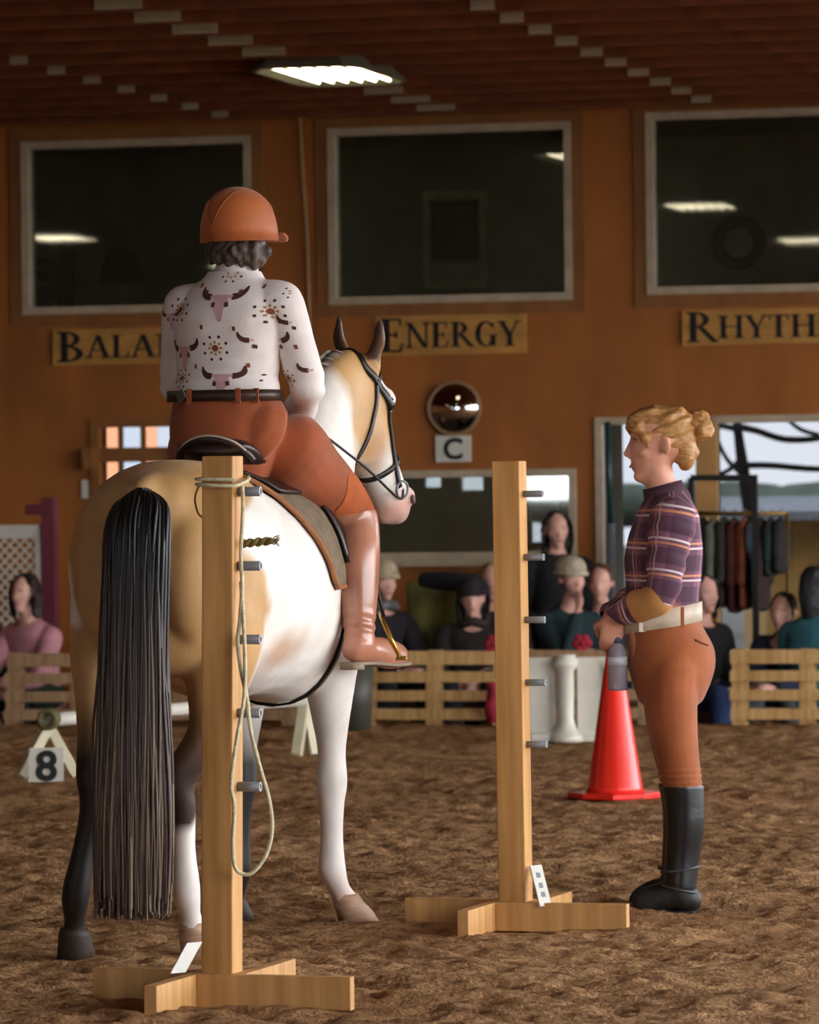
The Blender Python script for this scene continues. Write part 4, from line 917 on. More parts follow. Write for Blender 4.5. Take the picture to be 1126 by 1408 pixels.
for (c, m, yaw) in ((cL, M_hoofd, -.25), (cRr, M_hoofl, .1), (fR, M_hoofl, .65), (fL, M_hoofd, 0.)):
    h_ = HB_(); cy, sy = math.cos(yaw), math.sin(yaw); rg = []
    for (zz_, rx, ry, fwd) in ((c[2] + .03, .042, .044, -.008), (c[2] + .005, .049, .052, .004), (.03, .056, .064, .03), (-.012, .061, .072, .05), (-.014, .03, .03, .05)):
        rg.append([(c[0] + (rx * math.cos(a)) * cy + (ry * math.sin(a) + fwd) * sy, c[1] - (rx * math.cos(a)) * sy + (ry * math.sin(a) + fwd) * cy, zz_) for a in np.linspace(0, 2 * PI, 21)[:-1]])
    h_.rings(rg); h_.build('hoof', m, horse)
M_eye = mat('horse_eye', '#120b08', .08, 0., 1., coat=1.)
for sg in (-1, 1): e_ = HB_(); e_.ell(hpt(.25, sg * .094, -.05), hs * .014, hf_ * .02, hdir * .02, 10, 8); e_.build('eye', M_eye, horse)
for sg in (-1, 1): e_ = HB_(); e_.ell(hpt(.915, sg * .062, -.035), hs * .006, hf_ * .012, hdir * .018, 8, 6); e_.build('nostril', mat('nostril_dark', '#5a3a34', .6), horse)
# tail: strands from the dock, black at the root, greyish brown towards the tip
def strands(name, m, parent, n, gen, cols):
    v, f, cl = [], [], []
    for k in range(n):
        pts, rad = gen(k); c0, c1 = cols(k); rows = cr([np.append(p, r) for p, r in zip(pts, rad)], 3); o = len(v); N_ = len(rows); S = 4
        for i, r in enumerate(rows):
            for j in range(S):
                a = 2 * PI * j / S; v.append((r[0] + abs(r[3]) * math.cos(a), r[1] + abs(r[3]) * math.sin(a), r[2])); t = i / (N_ - 1); w = min(1, max(0, (t - .35) / .45)); cl.append(tuple(c0 * (1 - w) + c1 * w) + (1,))
        for i in range(N_ - 1):
            for j in range(S): f.append((o + i * S + j, o + i * S + (j + 1) % S, o + (i + 1) * S + (j + 1) % S, o + (i + 1) * S + j))
    A = np.array(HM); v = np.array(v) @ A[:3, :3].T + A[:3, 3]
    return np_mesh(name, v, f, XF[parent.name].inverted(), m, parent, cl)
M_hair = vcol_mat('horse_hair', .42, .1, 200., 0., .1, 30.)
tx = bend(-.22) + .018
def tail_gen(k):
    a = rnd.uniform(0, 2 * PI); q_ = math.sqrt(rnd.random()); ux, uy = q_ * math.cos(a), q_ * math.sin(a)
    L = rnd.uniform(.9, 1.0) if rnd.random() < .85 else rnd.uniform(.65, .9); ph = rnd.uniform(0, 6)
    zt = 1.425 - .03 * abs(ux) ; zb = 1.41 - 1.27 * L
    lean = -.04
    prof = [(0., .055, .0), (.03, .082, -.005), (.12, .098, -.01), (.3, .103, -.01), (.5, .11, .0), (.68, .12, .012), (.84, .125, .018), (1., .122, .03)]
    pts, rad = [], []
    for t, w, sh in prof:
        zz_ = zt + (zb - zt) * t; y0 = -.275 - .055 * math.sin(min(1, t * 5) * PI / 2) + .04 * t
        pts.append((tx + .01 + ux * w + lean * t + .006 * math.sin(ph + t * 7), y0 + uy * w * .42, zz_)); rad.append(.0068 * (1 - .5 * t) * (.6 if t == 0 else 1))
    return pts, rad
def tail_col(k):
    b = rnd.uniform(.5, 1.3); g = rnd.choice([C_('#5a4640'), C_('#6f5c4e'), C_('#806d5a'), C_('#4a3836'), C_('#8d7a66'), C_('#5c4a40')]); return C_('#0f0d0d') * b, g * rnd.uniform(.7, 1.2)
strands('tail', M_hair, horse, 950, tail_gen, tail_col)
def mane_gen(k):
    t = k / 60; cs = [np.array(n_[0]) for n_ in nk]; i = min(3, int(t * 4)); f = t * 4 - i; c = cs[i] * (1 - f) + cs[i + 1] * f; b = nk[i][2] * (1 - f) + nk[i + 1][2] * f; a = nk[i][1] * (1 - f) + nk[i + 1][1] * f
    d = cs[i + 1] - cs[i]; d /= np.linalg.norm(d); yv = np.cross(d, np.array((1., 0, 0)))
    yv = yv / np.linalg.norm(yv); s_ = 1 if yv[2] > 0 else -1; top = c + yv * s_ * (b + .002); j = rnd.uniform(-.015, .015)
    return [top + (0, j, -.01), top + (-.05, j, -.0), top + (-.05 - a * .6, j - .01, -.06), top + (-.05 - a * .75, j - .02, -.16 + j)], [.006, .012, .010, .003]
strands('mane', M_hair, horse, 60, mane_gen, lambda k: (C_('#cfc4b4') * rnd.uniform(.7, 1), C_('#8a7a68')))

# ------------------------------------------------------------------ tack
def snap(p, off=.006):
    q_, n, _, _ = hbvh.find_nearest(Vector(p)); return np.array(q_ + n * off)
def strap(mb, pts, w=.011, th=.003, off=.005, sub=4):      # flat strap lying on the horse
    P_ = [snap(p, off) for p in cr(pts, sub)]; rg = []
    for i, p in enumerate(P_):
        d = P_[min(i + 1, len(P_) - 1)] - P_[max(i - 1, 0)]; d /= np.linalg.norm(d) + 1e-9; n = np.array(hbvh.find_nearest(Vector(p))[1]); s_ = np.cross(d, n); s_ /= np.linalg.norm(s_) + 1e-9
        rg.append([p + s_ * w - n * th, p + s_ * w + n * th, p - s_ * w + n * th, p - s_ * w - n * th])
    return mb.rings(rg)
M_leather = mat('black_leather', '#17110e', .4, .2, 30., .1, 120.); M_brass = mat('brass', '#c8a24a', .25, .05, 5., metal=.9); M_brownl = mat('dark_brown_leather', '#2b1a16', .35, .2, 12., .1, 90.)
bd = thing('bridle', 'black leather bridle on the horse head', 'bridle', hw_(hpt(0, 0, 0)), -TH)
h_ = HB_(); strap(h_, [hpt(.30, -.1, -.06), hpt(.10, -.09, -.07), hpt(-.02, -.05, -.10), hpt(-.05, 0, -.10), hpt(-.02, .05, -.10), hpt(.10, .09, -.07), hpt(.30, .1, -.055)], .012); h_.build('crownpiece', M_leather, bd)
for sg in (-1, 1): h_ = HB_(); strap(h_, [hpt(.30, sg * .1, -.057), hpt(.45, sg * .085, -.055), hpt(.62, sg * .07, -.06), hpt(.80, sg * .06, -.075)], .010); h_.build('cheekpiece', M_leather, bd)
h_ = HB_(); strap(h_, [hpt(.10, -.09, -.07), hpt(.09, -.06, -.01), hpt(.10, 0, .02), hpt(.09, .06, -.01), hpt(.10, .09, -.07)], .010); h_.build('browband', M_leather, bd)
h_ = HB_(); strap(h_, [hpt(.66, .07 * math.cos(a), -.085 + .10 * math.sin(a)) for a in np.linspace(0, 2 * PI, 13)], .010); h_.build('noseband', M_leather, bd)
for sg in (-1, 1):
    h_ = HB_(); strap(h_, [hpt(.10, sg * .095, -.075), hpt(.22, sg * .11, -.13), hpt(.34, sg * .11, -.21), hpt(.43, sg * .09, -.28), hpt(.47, sg * .03, -.31), hpt(.48, 0, -.31)], .007, .003, .005, 5); h_.build('throatlatch', M_leather, bd)
for sg in (-1, 1): h_ = HB_(); c = hpt(.81, sg * .068, -.08); h_.tube([c + hf_ * .03 * math.cos(a) + hdir * .03 * math.sin(a) for a in np.linspace(0, 2 * PI, 13)[:-1]], .0045, 6, 2, closed=True); h_.build('bit_ring', M_metal, bd)
RHAND = np.array((.075, 1.10, 1.625)); LHAND = np.array((-.11, 1.10, 1.63))
for sg, hnd in ((1, RHAND), (-1, LHAND)):
    h_ = HB_(); a = hpt(.81, sg * .072, -.08); h_.tube([a, a * .65 + hnd * .35 + (sg * .10, 0, -.10), a * .3 + hnd * .7 + (sg * .09, 0, -.06), hnd, hnd + (-sg * .03, -.02, -.12)], .0045, 6, 6); h_.build('rein', M_leather, bd)
def wrap(y, phi, off):                         # point on the barrel at angle phi from straight up (positive to the right)
    o = Vector((bend(y), y, 1.12)); d = Vector((math.sin(phi), 0, math.cos(phi))); hit = hbvh.ray_cast(o + d * 1.0, -d)
    p, n = hit[0], hit[1]; return np.array(p + n * off), np.array(n)
def sheet(mb, grid, th):                       # thick sheet from rows of (point, normal)
    nr, nc = len(grid), len(grid[0]); top = [p + n * th for r in grid for p, n in r]; bot = [p for r in grid for p, n in r]; N_ = nr * nc; fs = []
    for i in range(nr - 1):
        for j in range(nc - 1):
            a, b, c, d = i * nc + j, i * nc + j + 1, (i + 1) * nc + j + 1, (i + 1) * nc + j; fs += [(a, b, c, d), (N_ + d, N_ + c, N_ + b, N_ + a)]
    ring = [j for j in range(nc)] + [i * nc + nc - 1 for i in range(1, nr)] + [(nr - 1) * nc + j for j in range(nc - 2, -1, -1)] + [i * nc for i in range(nr - 2, 0, -1)]
    for a, b in zip(ring, ring[1:] + ring[:1]): fs.append((a, N_ + a, N_ + b, b))
    return mb.add(top[:0] + bot + top, fs), ring
pd = thing('saddle_pad', 'grey brown saddle pad with tan piping under the saddle', 'saddle pad', hw_((0, .75, 1.45)), -TH)
grid = []
for i in range(41):
    phi = math.radians(-93 + 186 * i / 40); ap = abs(phi) / math.radians(93); y0 = .40 + .33 * ap ** 1.1 + (.03 if ap > .97 else 0); y1 = 1.16 - .02 * ap
    grid.append([wrap(y0 + (y1 - y0) * j / 14, phi, .008) for j in range(15)])
h_ = HB_(); _, ring = sheet(h_, grid, .012); h_.build('pad', mat('pad_felt', '#7b6a55', .95, .15, 25., .5, 150.), pd)
rim = [grid[i // 15][i % 15] for i in ring]; h_ = HB_(); h_.tube([p + n * .007 for p, n in rim], .0085, 7, 1, closed=True); h_.build('piping', mat('pad_piping', '#9a6238', .7, .1, 10.), pd)
sd_ = thing('saddle', 'dark leather saddle with round cantle under the rider', 'saddle', hw_((0, .75, 1.46)), -TH)
h_ = HB_(); secs = []
for (y_, z_, w, h) in ((.44, 1.545, .085, .02), (.46, 1.55, .115, .03), (.53, 1.535, .125, .035), (.62, 1.51, .125, .035), (.78, 1.50, .115, .035), (.92, 1.525, .09, .035), (1.0, 1.55, .065, .03), (1.04, 1.555, .035, .02)): secs.append(((0, y_, z_), (w, 0, 0), (0, 0, h)))
h_.loft(secs, 20, 4, pw=2.4); h_.build('seat', M_brownl, sd_)
h_ = HB_(); h_.tube([(.122 * math.sin(a), .452 - .02 * math.cos(a) + .1 * (1 - math.cos(a)) * .5, 1.495 + .08 * math.cos(a)) for a in np.linspace(-1.45, 1.45, 15)], .014, 8, 2); h_.build('cantle_roll', M_brownl, sd_)
h_ = HB_(); h_.tube([(.121 * math.sin(a), .437 - .02 * math.cos(a) + .1 * (1 - math.cos(a)) * .5, 1.505 + .08 * math.cos(a)) for a in np.linspace(-1.5, 1.5, 15)], .004, 6, 2); h_.build('cantle_piping', mat('cantle_piping', '#b7a79a', .4), sd_)
for sg in (-1, 1):
    grid = []
    for i in range(13):
        phi = sg * math.radians(12 + 66 * i / 12); f = i / 12; grid.append([wrap(.80 + .06 * f + (.26 + .0 * f) * j / 8, phi, .026) for j in range(9)])
    h_ = HB_(); sheet(h_, grid, .010); h_.build('flap', M_brownl, sd_)
    grid = []
    for i in range(17):
        phi = sg * math.radians(8 + 26 * i / 16); f = i / 16; grid.append([wrap(.44 + .10 * f + .3 * j / 8, phi, .024) for j in range(9)])
    h_ = HB_(); sheet(h_, grid, .012 ); h_.build('panel', M_brownl, sd_)
h_ = HB_(); ga = [wrap(.98 - .03 * math.cos(math.radians(a)), math.radians(a), .005)[0] for a in range(84, 278, 8)]; strap(h_, ga, .028, .004, .006, 1); h_.build('girth', M_leather, sd_)

for sg in (-1, 1):
    k = np.array((sg, 1, 1)); st_ = np.array((.405, 1.085, .86)) * k; tp = np.array((.36, 1.05, 1.005)) * k
    hip = wrap(.93, sg * math.radians(40), .045)[0]
    h_ = HB_(); h_.tube([hip, hip * .45 + tp * .55 + (sg * .025, .0, 0), tp], .007, 6, 4); h_.build('stirrup_leather', M_leather, sd_)
    ax_ = np.array((sg * .35, -.93, .0)); ax_ = ax_ / np.linalg.norm(ax_); up_ = np.array((-sg * .38, -.1, .92))
    h_ = HB_(); arcp = [st_ + ax_ * .066 * math.sin(a) * (1 if abs(a) < 2.0 else .95) + up_ * (.075 + .085 * math.cos(a)) for a in np.linspace(-2.35, 2.35, 15)]; h_.tube(arcp, .0065, 8, 3); h_.build('stirrup_arch', M_brass, sd_)
    h_ = HB_(); fr = np.cross(ax_, (0, 0, 1.)); h_.box(st_ + up_ * .012, ax_ * .055, fr * .022, (0, 0, .006)); h_.build('stirrup_tread', M_brass, sd_, False, .003)

# ================================================================== PEOPLE: shared pieces
M_skin = mat('skin', '#d79a80', .55, .06, 14., .05, 80.); M_skin2 = mat('skin_pale', '#dba694', .55, .06, 14.)
def nrmz(v): v = np.asarray(v, float); return v / (np.linalg.norm(v) + 1e-9)
def hand(mb, wrist, d, pn, ts, curl=.7, k=1.):            # wrist, finger direction, palm normal, thumb side
    w = np.asarray(wrist, float); d, pn, ts = nrmz(d), nrmz(pn), nrmz(ts)
    mb.loft([(w - d * .02, ts * .026 * k, pn * .019 * k), (w + d * .02 * k, ts * .032 * k, pn * .016 * k), (w + d * .06 * k, ts * .041 * k, pn * .014 * k), (w + d * .09 * k, ts * .039 * k, pn * .012 * k)], 12, 3)
    for i, (o, L) in enumerate(((.030, .072), (.010, .080), (-.011, .074), (-.030, .058))):
        p = w + d * (.086 - .004 * abs(i - 1)) * k + ts * o * k; pts = [p - d * .02 * k, p]; a = 0
        for j, s_ in enumerate((.45, .31, .24)):
            a += curl * (.75 if j == 0 else 1.); p = p + (d * math.cos(a) + pn * math.sin(a)) * L * s_ * k; pts.append(p)
        mb.limb(pts, [.0088 * k, .0092 * k, .0086 * k, .0078 * k, .0066 * k], 8, 2)
    t0 = w + d * .025 * k + ts * .028 * k; t1 = t0 + (d * .55 + ts * .6 + pn * .35) * .04 * k; t2 = t1 + (d * .8 + ts * .05 + pn * .5) * .034 * k; t3 = t2 + (d * .75 - ts * .25 + pn * .5) * .026 * k
    mb.limb([t0, t1, t2, t3], [.014 * k, .0115 * k, .0098 * k, .0078 * k], 9, 2)
def head_shape(mb, c, fw, up, k=1., nose=1.):            # skull, jaw, nose, chin, lips, ears, neck stub is added by the caller
    c = np.asarray(c, float); fw, up = nrmz(fw), nrmz(up); sd = np.cross(fw, up)
    q_ = lambda f, s, u: c + (fw * f + sd * s + up * u) * k
    mb.ell(q_(-.012, 0, .03), sd * .074 * k, fw * .094 * k, up * .088 * k, 20, 14)
    mb.loft([(q_(.018, 0, .05), sd * .066 * k, fw * .073 * k), (q_(.022, 0, .0), sd * .066 * k, fw * .075 * k), (q_(.026, 0, -.05), sd * .055 * k, fw * .068 * k), (q_(.034, 0, -.088), sd * .036 * k, fw * .05 * k), (q_(.045, 0, -.105), sd * .022 * k, fw * .035 * k)], 18, 3)
    mb.loft([(q_(.088, 0, .018), sd * .008 * k, fw * .008 * k), (q_(.100, 0, -.008), sd * .010 * k, fw * .012 * k), (q_(.105, 0, -.026), sd * .0145 * k, fw * .014 * k * nose), (q_(.096, 0, -.036), sd * .012 * k, fw * .008 * k)], 10, 3)
    mb.ell(q_(.087, 0, -.058), sd * .022 * k, fw * .011 * k, up * .008 * k, 10, 7); mb.ell(q_(.084, 0, -.071), sd * .019 * k, fw * .010 * k, up * .007 * k, 10, 7)
    mb.ell(q_(.077, 0, -.098), sd * .02 * k, fw * .014 * k, up * .014 * k, 10, 7)
    for s_ in (-1, 1):
        mb.ell(q_(.062, s_ * .033, .022), sd * .026 * k, fw * .022 * k, up * .009 * k, 10, 7)      # brow
        mb.ell(q_(.052, s_ * .044, -.022), sd * .024 * k, fw * .026 * k, up * .02 * k, 10, 7)       # cheek
        mb.ell(q_(-.012, s_ * .078, -.005), nrmz(sd * s_ * .6 - fw * .5) * .014 * k, (fw * .5 * s_ + sd * .5) * .004 * k + fw * .015 * k, up * .031 * k, 10, 8)   # ear
    return q_, sd, fw, up
def face_parts(q_, sd, fw, up, k, parent, cls=MB, lips='#b5655a', brow='#7a5a3a', vox=None):
    for s_ in (-1, 1):
        e = cls(); e.ell(q_(.0735, s_ * .031, .0), sd * .0135 * k, fw * .0105 * k, up * .0095 * k, 12, 9); eo = e.build('eye', mat('eye_white', '#e4ddd4', .25), parent, True)
        e = cls(); e.ell(q_(.0815, s_ * .0315, .0), sd * .0062 * k, fw * .0035 * k, up * .0062 * k, 10, 7); e.build('iris', mat('iris_dark', '#33261c', .2), eo, True)
        e = cls(); e.tube([q_(.086, s_ * .014, .019), q_(.087, s_ * .03, .024), q_(.078, s_ * .048, .018)], .0028 * k, 6, 3); e.build('eyebrow', mat('brow_' + brow[1:], brow, .8), parent, True)
    e = cls(); e.tube([q_(.087, -.019, -.065), q_(.0955, -.008, -.062), q_(.0965, 0, -.064), q_(.0955, .008, -.062), q_(.087, .019, -.065)], .0045 * k, 6, 3); e.build('lips', mat('lips_' + lips[1:], lips, .5), parent, True)
def bone_uv(v, bones, N=None):                           # cloth coordinates: along and around the nearest bone
    best = np.full(len(v), 1e9); uv = np.zeros((len(v), 3))
    for bi, (a, b, rr, off) in enumerate(bones):
        d, t = seg_dist(v, a, b); dd = d / rr; m = dd < best; ax = nrmz(np.asarray(b) - np.asarray(a)); x = nrmz(np.cross(ax, (0, 1., .1))); y = np.cross(ax, x)
        rel = v - np.asarray(a); ang = np.arctan2(rel @ y, rel @ x); L = np.linalg.norm(np.asarray(b) - np.asarray(a))
        uv[m, 0] = (ang * rr * 1.0)[m]; uv[m, 1] = ((rel @ ax))[m] + off; uv[m, 2] = bi; best[m] = dd[m]
    return uv, best

# ================================================================== RIDER
rider = thing('person', 'rider in rust helmet, printed white shirt and rust breeches on the horse', 'person', hw_((-.02, .68, 1.5)), -TH)
rb = MB(); px_ = -.03
tz = [(1.515, -.025, .655, .15, .12), (1.58, -.03, .655, .168, .135), (1.66, -.03, .66, .165, .125), (1.72, -.028, .665, .158, .112), (1.80, -.022, .67, .152, .105), (1.89, -.012, .665, .163, .112), (1.97, -.003, .655, .168, .112), (2.03, .002, .655, .145, .09), (2.075, .006, .66, .09, .065)]
rb.loft([((cx, cy, z_), (w, 0, 0), (0, h, 0)) for z_, cx, cy, w, h in tz], 24, 4, pw=2.3)
rb.limb([(.006, .665, 2.04), (.012, .672, 2.10), (.018, .685, 2.18)], [.065, .056, .054], 14)
HC = np.array((.018, .695, 2.245)); HF = nrmz((.35, .93, -.05)); hq = head_shape(rb, HC, HF, (0, 0, 1))
RS, RE, RW = np.array((.158, .655, 2.005)), np.array((.212, .765, 1.735)), RHAND - np.array((-.01, .09, -.01))
LS, LE, LW = np.array((-.152, .655, 2.0)), np.array((-.215, .75, 1.735)), LHAND - np.array((.01, .09, -.01))
for S_, E_, W_, sg in ((RS, RE, RW, 1), (LS, LE, LW, -1)):
    rb.limb([S_ + (-sg * .05, 0, .0), S_, S_ * .5 + E_ * .5 + (sg * .008, 0, 0), E_, E_ * .5 + W_ * .5, W_], [.062, .064, .052, .044, .042, .030], 14)
    hand(rb, W_, (0, 1, -.12), (-sg * .9, 0, -.35), (-sg * .2, 0, .95), 1.15)
def rleg(sg):
    k = np.array((sg, 1, 1)); c = np.array((0, 0, 0))
    pts = [np.array(p) * k for p in ((.08, .655, 1.60), (.125, .75, 1.55), (.185, .87, 1.46), (.255, .985, 1.355), (.288, .995, 1.29), (.302, .96, 1.20), (.312, .94, 1.08), (.32, .925, .97), (.322, .915, .915))]
    rb.limb(pts, [.12, .118, .106, .08, .066, .067, .056, .042, .044], 16)
    rb.limb([np.array(p) * k for p in ((.31, .895, .905), (.338, .96, .90), (.375, 1.04, .885), (.40, 1.10, .875))], [(.034, .036), (.037, .037), (.043, .028), (.032, .020)], 12)
rleg(1); rleg(-1)
def rwt(v):
    w = np.ones(len(v))
    for W_ in (RW, LW): w = np.minimum(w, np.clip((np.linalg.norm(v - (W_ + (0, .08, 0)), axis=1) - .09) / .03, .12, 1))
    return np.minimum(w, np.where(np.linalg.norm(v - HC, axis=1) < .13, .35, 1.))
rv, rf, rn = remesh(rb, .0065, 9, rwt)
def tow(v): A = np.array(HM); return v @ A[:3, :3].T + A[:3, 3]
RI = XF[rider.name].inverted()
def rpart(name, v, f, m, parent=rider, **kw): return np_mesh(name, tow(np.asarray(v)), f, RI, m, parent, **kw)
rpart('body', rv, rf, M_skin)
armd = np.minimum(np.minimum(seg_dist(rv, RS, RE)[0], seg_dist(rv, RE, RW)[0]), np.minimum(seg_dist(rv, LS, LE)[0], seg_dist(rv, LE, LW)[0]))
torso_m = (rv[:, 2] > 1.69) & (rv[:, 2] < 2.10) & ((np.linalg.norm(rv[:, :2] - HC[:2], axis=1) > .04) | (rv[:, 2] < 2.09))
hm_ = (np.linalg.norm(rv - (RW + (0, .085, 0)), axis=1) < .088) | (np.linalg.norm(rv - (LW + (0, .085, 0)), axis=1) < .088)
arm_m = (armd < .085) & (rv[:, 2] > 1.58) & ~hm_ & (np.abs(rv[:, 0] - .0) > .06)
legz = rv[:, 2]
sh_m = (torso_m | (arm_m & (rv[:, 2] > 1.59) & (armd < .075))) & ~hm_ & ~((np.abs(rv[:, 0]) < .3) & (rv[:, 2] < 1.69) & (armd > .06))
M_shirt = mat('printed_white_shirt', '#e6dcd8', .75, .05, 12., .12, 60.)
wrinkle = .5 + .5 * np.sin(rv[:, 2] * 95 + 3 * vnoise(rv * 9)); wamt = np.exp(-((rv[:, 2] - 1.74) / .07) ** 2)
off = .011 + .006 * wrinkle * wamt + .003 * vnoise(rv * 14)
sv, sf, _ = shell(rv, rf, rn, sh_m, off)
shirt = rpart('shirt', sv, sf, M_shirt)
br_m = (rv[:, 2] < 1.735) & (legz > 1.30) & ~((armd < .07) & (rv[:, 1] > .7) & (rv[:, 2] > 1.56)) & ~hm_
bv, bf, _ = shell(rv, rf, rn, br_m, .007, .002, 11.)
M_bre = mat('rust_breeches', '#9a4a20', .8, .1, 9., .2, 160., sheen=.2)
rpart('breeches', bv, bf, M_bre)
kp_m = (legz > 1.30) & (legz < 1.46) & (rv[:, 1] > .87) & (np.abs(rv[:, 0]) > .14) & ~hm_
kv, kf, _ = shell(rv, rf, rn, kp_m & (rv[:, 0] > 0), .0105); rpart('knee_patch', kv, kf, mat('knee_patch_suede', '#ac5626', .85, .1, 20.))
kv, kf, _ = shell(rv, rf, rn, kp_m & (rv[:, 0] < 0), .0105); rpart('knee_patch', kv, kf, MATS['knee_patch_suede'])
M_boot = mat('tan_boot_leather', '#b57a60', .32, .14, 7., .06, 60., coat=.35)
for sg in (1, -1):
    bm_ = (legz < 1.345 + .03 * (rv[:, 1] - .98)) & (rv[:, 0] * sg > .1)
    offb = .009 + .0025 * np.exp(-((legz - .98) / .04) ** 2) * np.sin(legz * 170 + rv[:, 1] * 60) + .006 * np.clip((legz - 1.27) / .08, 0, 1)
    ov, of, _ = shell(rv, rf, rn, bm_, offb); bo = rpart('boot', ov, of, M_boot)
    k = np.array((sg, 1, 1)); h_ = HB_(); h_.loft([(np.array(p) * k, nrmz(np.array((.93, -.37, 0)) * k) * w, np.array((0, 0, .008))) for p, w in (((.305, .875, .857), .036), ((.335, .955, .858), .036), ((.375, 1.045, .849), .044), ((.408, 1.115, .851), .03))], 12, 3, pw=3.); h_.build('sole', mat('boot_sole', '#8d7a68', .7), bo)
    h_ = HB_(); h_.loft([(np.array((.308, .885, .863)) * k, np.array((.034, -.012, 0)), np.array((.012, .03, 0))), (np.array((.308, .885, .84)) * k, np.array((.034, -.012, 0)), np.array((.012, .03, 0)))], 12, 2, dome=False, pw=3.); h_.build('heel', MATS['boot_sole'], bo)
h_ = HB_(); rg = []
for z_, e_ in ((1.695, .02), (1.73, .019), (1.73, .023), (1.695, .024)): rg.append([(-.029 + (.163 + e_) * math.copysign(abs(math.cos(a)) ** .87, math.cos(a)), .663 + (.118 + e_) * math.copysign(abs(math.sin(a)) ** .87, math.sin(a)), z_) for a in np.linspace(0, 2 * PI, 41)[:-1]])
h_.rings(rg, closed=True); belt = h_.build('belt', mat('dark_belt', '#3a2214', .45, .2, 20.), rider)
h_ = HB_(); h_.box((-.125, .52, 1.712), (.014, -.006, .012), (0, .004, 0), (-.006, 0, .014)); h_.build('buckle', M_metal, belt, False, .002)
for xx in (-.10, .06, .11): h_ = HB_(); h_.box((xx, .663 - .145 * math.sqrt(max(.05, 1 - ((xx + .03) / .19) ** 2)), 1.71), (.008, 0, 0), (0, .004, 0), (0, 0, .024)); h_.build('belt_loop', M_bre, belt, False)
h_ = HB_(); h_.lathe([(.066, 2.078), (.062, 2.12), (.058, 2.135), (.062, 2.137), (.068, 2.118), (.073, 2.078)], (.012, .668, 0), n=24, closed=True); h_.build('collar', M_shirt, shirt)
# printed motifs lying on the back of the shirt
sbvh = BVHTree.FromPolygons([tuple(p) for p in sv], sf)
def onback(px, py):
    x0 = (px - 308.) / 434.5 / .951 - .012; z0 = 1.39 + (685.5 - py) / 434.5
    hit = sbvh.ray_cast(Vector((x0 - .10, .30, z0)), Vector((.31, .95, 0)))
    if hit[0] is None: return None
    return hit[0] + hit[1] * (.0022 if hit[1].y < 0 else -.0022)
def motif(polys, m, name):
    mb = HB_()
    for pl in polys:
        q_ = [onback(*p) for p in pl]
        if all(p is not None for p in q_) and max(p.y for p in q_) - min(p.y for p in q_) < .035: mb.add([tuple(p) for p in q_], [tuple(range(len(q_)))])
    if mb.f: mb.build(name, m, shirt)
M_p1, M_p2, M_p3, M_p4 = mat('print_pink', '#cfa5a5', .8), mat('print_brown', '#4a2420', .8), mat('print_gold', '#a5803c', .8), mat('print_rust', '#8a4628', .8)
def skull(cx, cy, k=1.):
    L = lambda pts: [(cx + a * k, cy + b * k) for a, b in pts]
    motif([L([(-9, -14), (9, -14), (10, -4), (-10, -4)]), L([(-10, -4), (10, -4), (6, 6), (-6, 6)]), L([(-6, 6), (6, 6), (4, 16), (-4, 16)]), L([(-4, 16), (4, 16), (2, 22), (-2, 22)]), L([(-16, -13), (-9, -14), (-9, -10), (-14, -9)]), L([(9, -14), (16, -13), (14, -9), (9, -10)])], M_p1, 'printed_skull')
    for s_ in (-1, 1):
        hn_ = []; pts = [(14, -11, 4.5), (20, -12, 4.4), (25, -15, 3.8), (28, -20, 2.8), (28.5, -26, .8)]
        rr_ = [np.array(p) for p in cr([np.array(p, float) for p in pts], 3)]; ed = []
        for i_, p in enumerate(rr_):
            d_ = rr_[min(i_ + 1, len(rr_) - 1)][:2] - rr_[max(i_ - 1, 0)][:2]; d_ = d_ / (np.linalg.norm(d_) + 1e-9); n_ = np.array((-d_[1], d_[0])) * p[2]; ed.append((p[:2] + n_, p[:2] - n_))
        for (a, b), (c, d) in zip(ed, ed[1:]): hn_.append(L([(s_ * a[0], a[1]), (s_ * c[0], c[1]), (s_ * d[0], d[1]), (s_ * b[0], b[1])]))
        hn_.append(L([(s_ * 6, -3), (s_ * 11, -5), (s_ * 12, 2), (s_ * 7, 3)])); motif(hn_[:-1], M_p2, 'printed_horn'); motif(hn_[-1:], M_p2, 'printed_eye_socket')
def bloom(cx, cy, k=1.):
    motif([[(cx + 4.5 * k * math.cos(a), cy + 4.5 * k * math.sin(a)) for a in np.linspace(0, 2 * PI, 9)[:-1]]], M_p4, 'printed_flower')
    pt_ = []; dt_ = []
    for j in range(8):
        a = j * PI / 4; u_ = (math.cos(a), math.sin(a)); n_ = (-u_[1], u_[0]); r0, r1 = 5.2 * k, 10 * k
        pt_.append([(cx + u_[0] * r0, cy + u_[1] * r0), (cx + u_[0] * 7.5 * k + n_[0] * 2 * k, cy + u_[1] * 7.5 * k + n_[1] * 2 * k), (cx + u_[0] * r1, cy + u_[1] * r1), (cx + u_[0] * 7.5 * k - n_[0] * 2 * k, cy + u_[1] * 7.5 * k - n_[1] * 2 * k)])
        a += .39; c = (cx + 15.5 * k * math.cos(a), cy + 15.5 * k * math.sin(a)); dt_.append([(c[0] + 2.0 * k * math.cos(b), c[1] + 2.2 * k * math.sin(b)) for b in np.linspace(0, 2 * PI, 7)[:-1]])
    motif(pt_, M_p3, 'printed_petals'); motif(dt_, M_p2, 'printed_dots')
skull(323, 423); skull(263, 490, .9); skull(368, 480, .8); skull(321, 530, .95); skull(405, 455, .7); skull(412, 520, .7); skull(238, 440, .6)
bloom(325, 379, .8); bloom(258, 427); bloom(380, 432); bloom(314, 481, 1.05); bloom(260, 521, .8); bloom(372, 522, .7); bloom(402, 405, .6); bloom(420, 555, .7)
dts = []
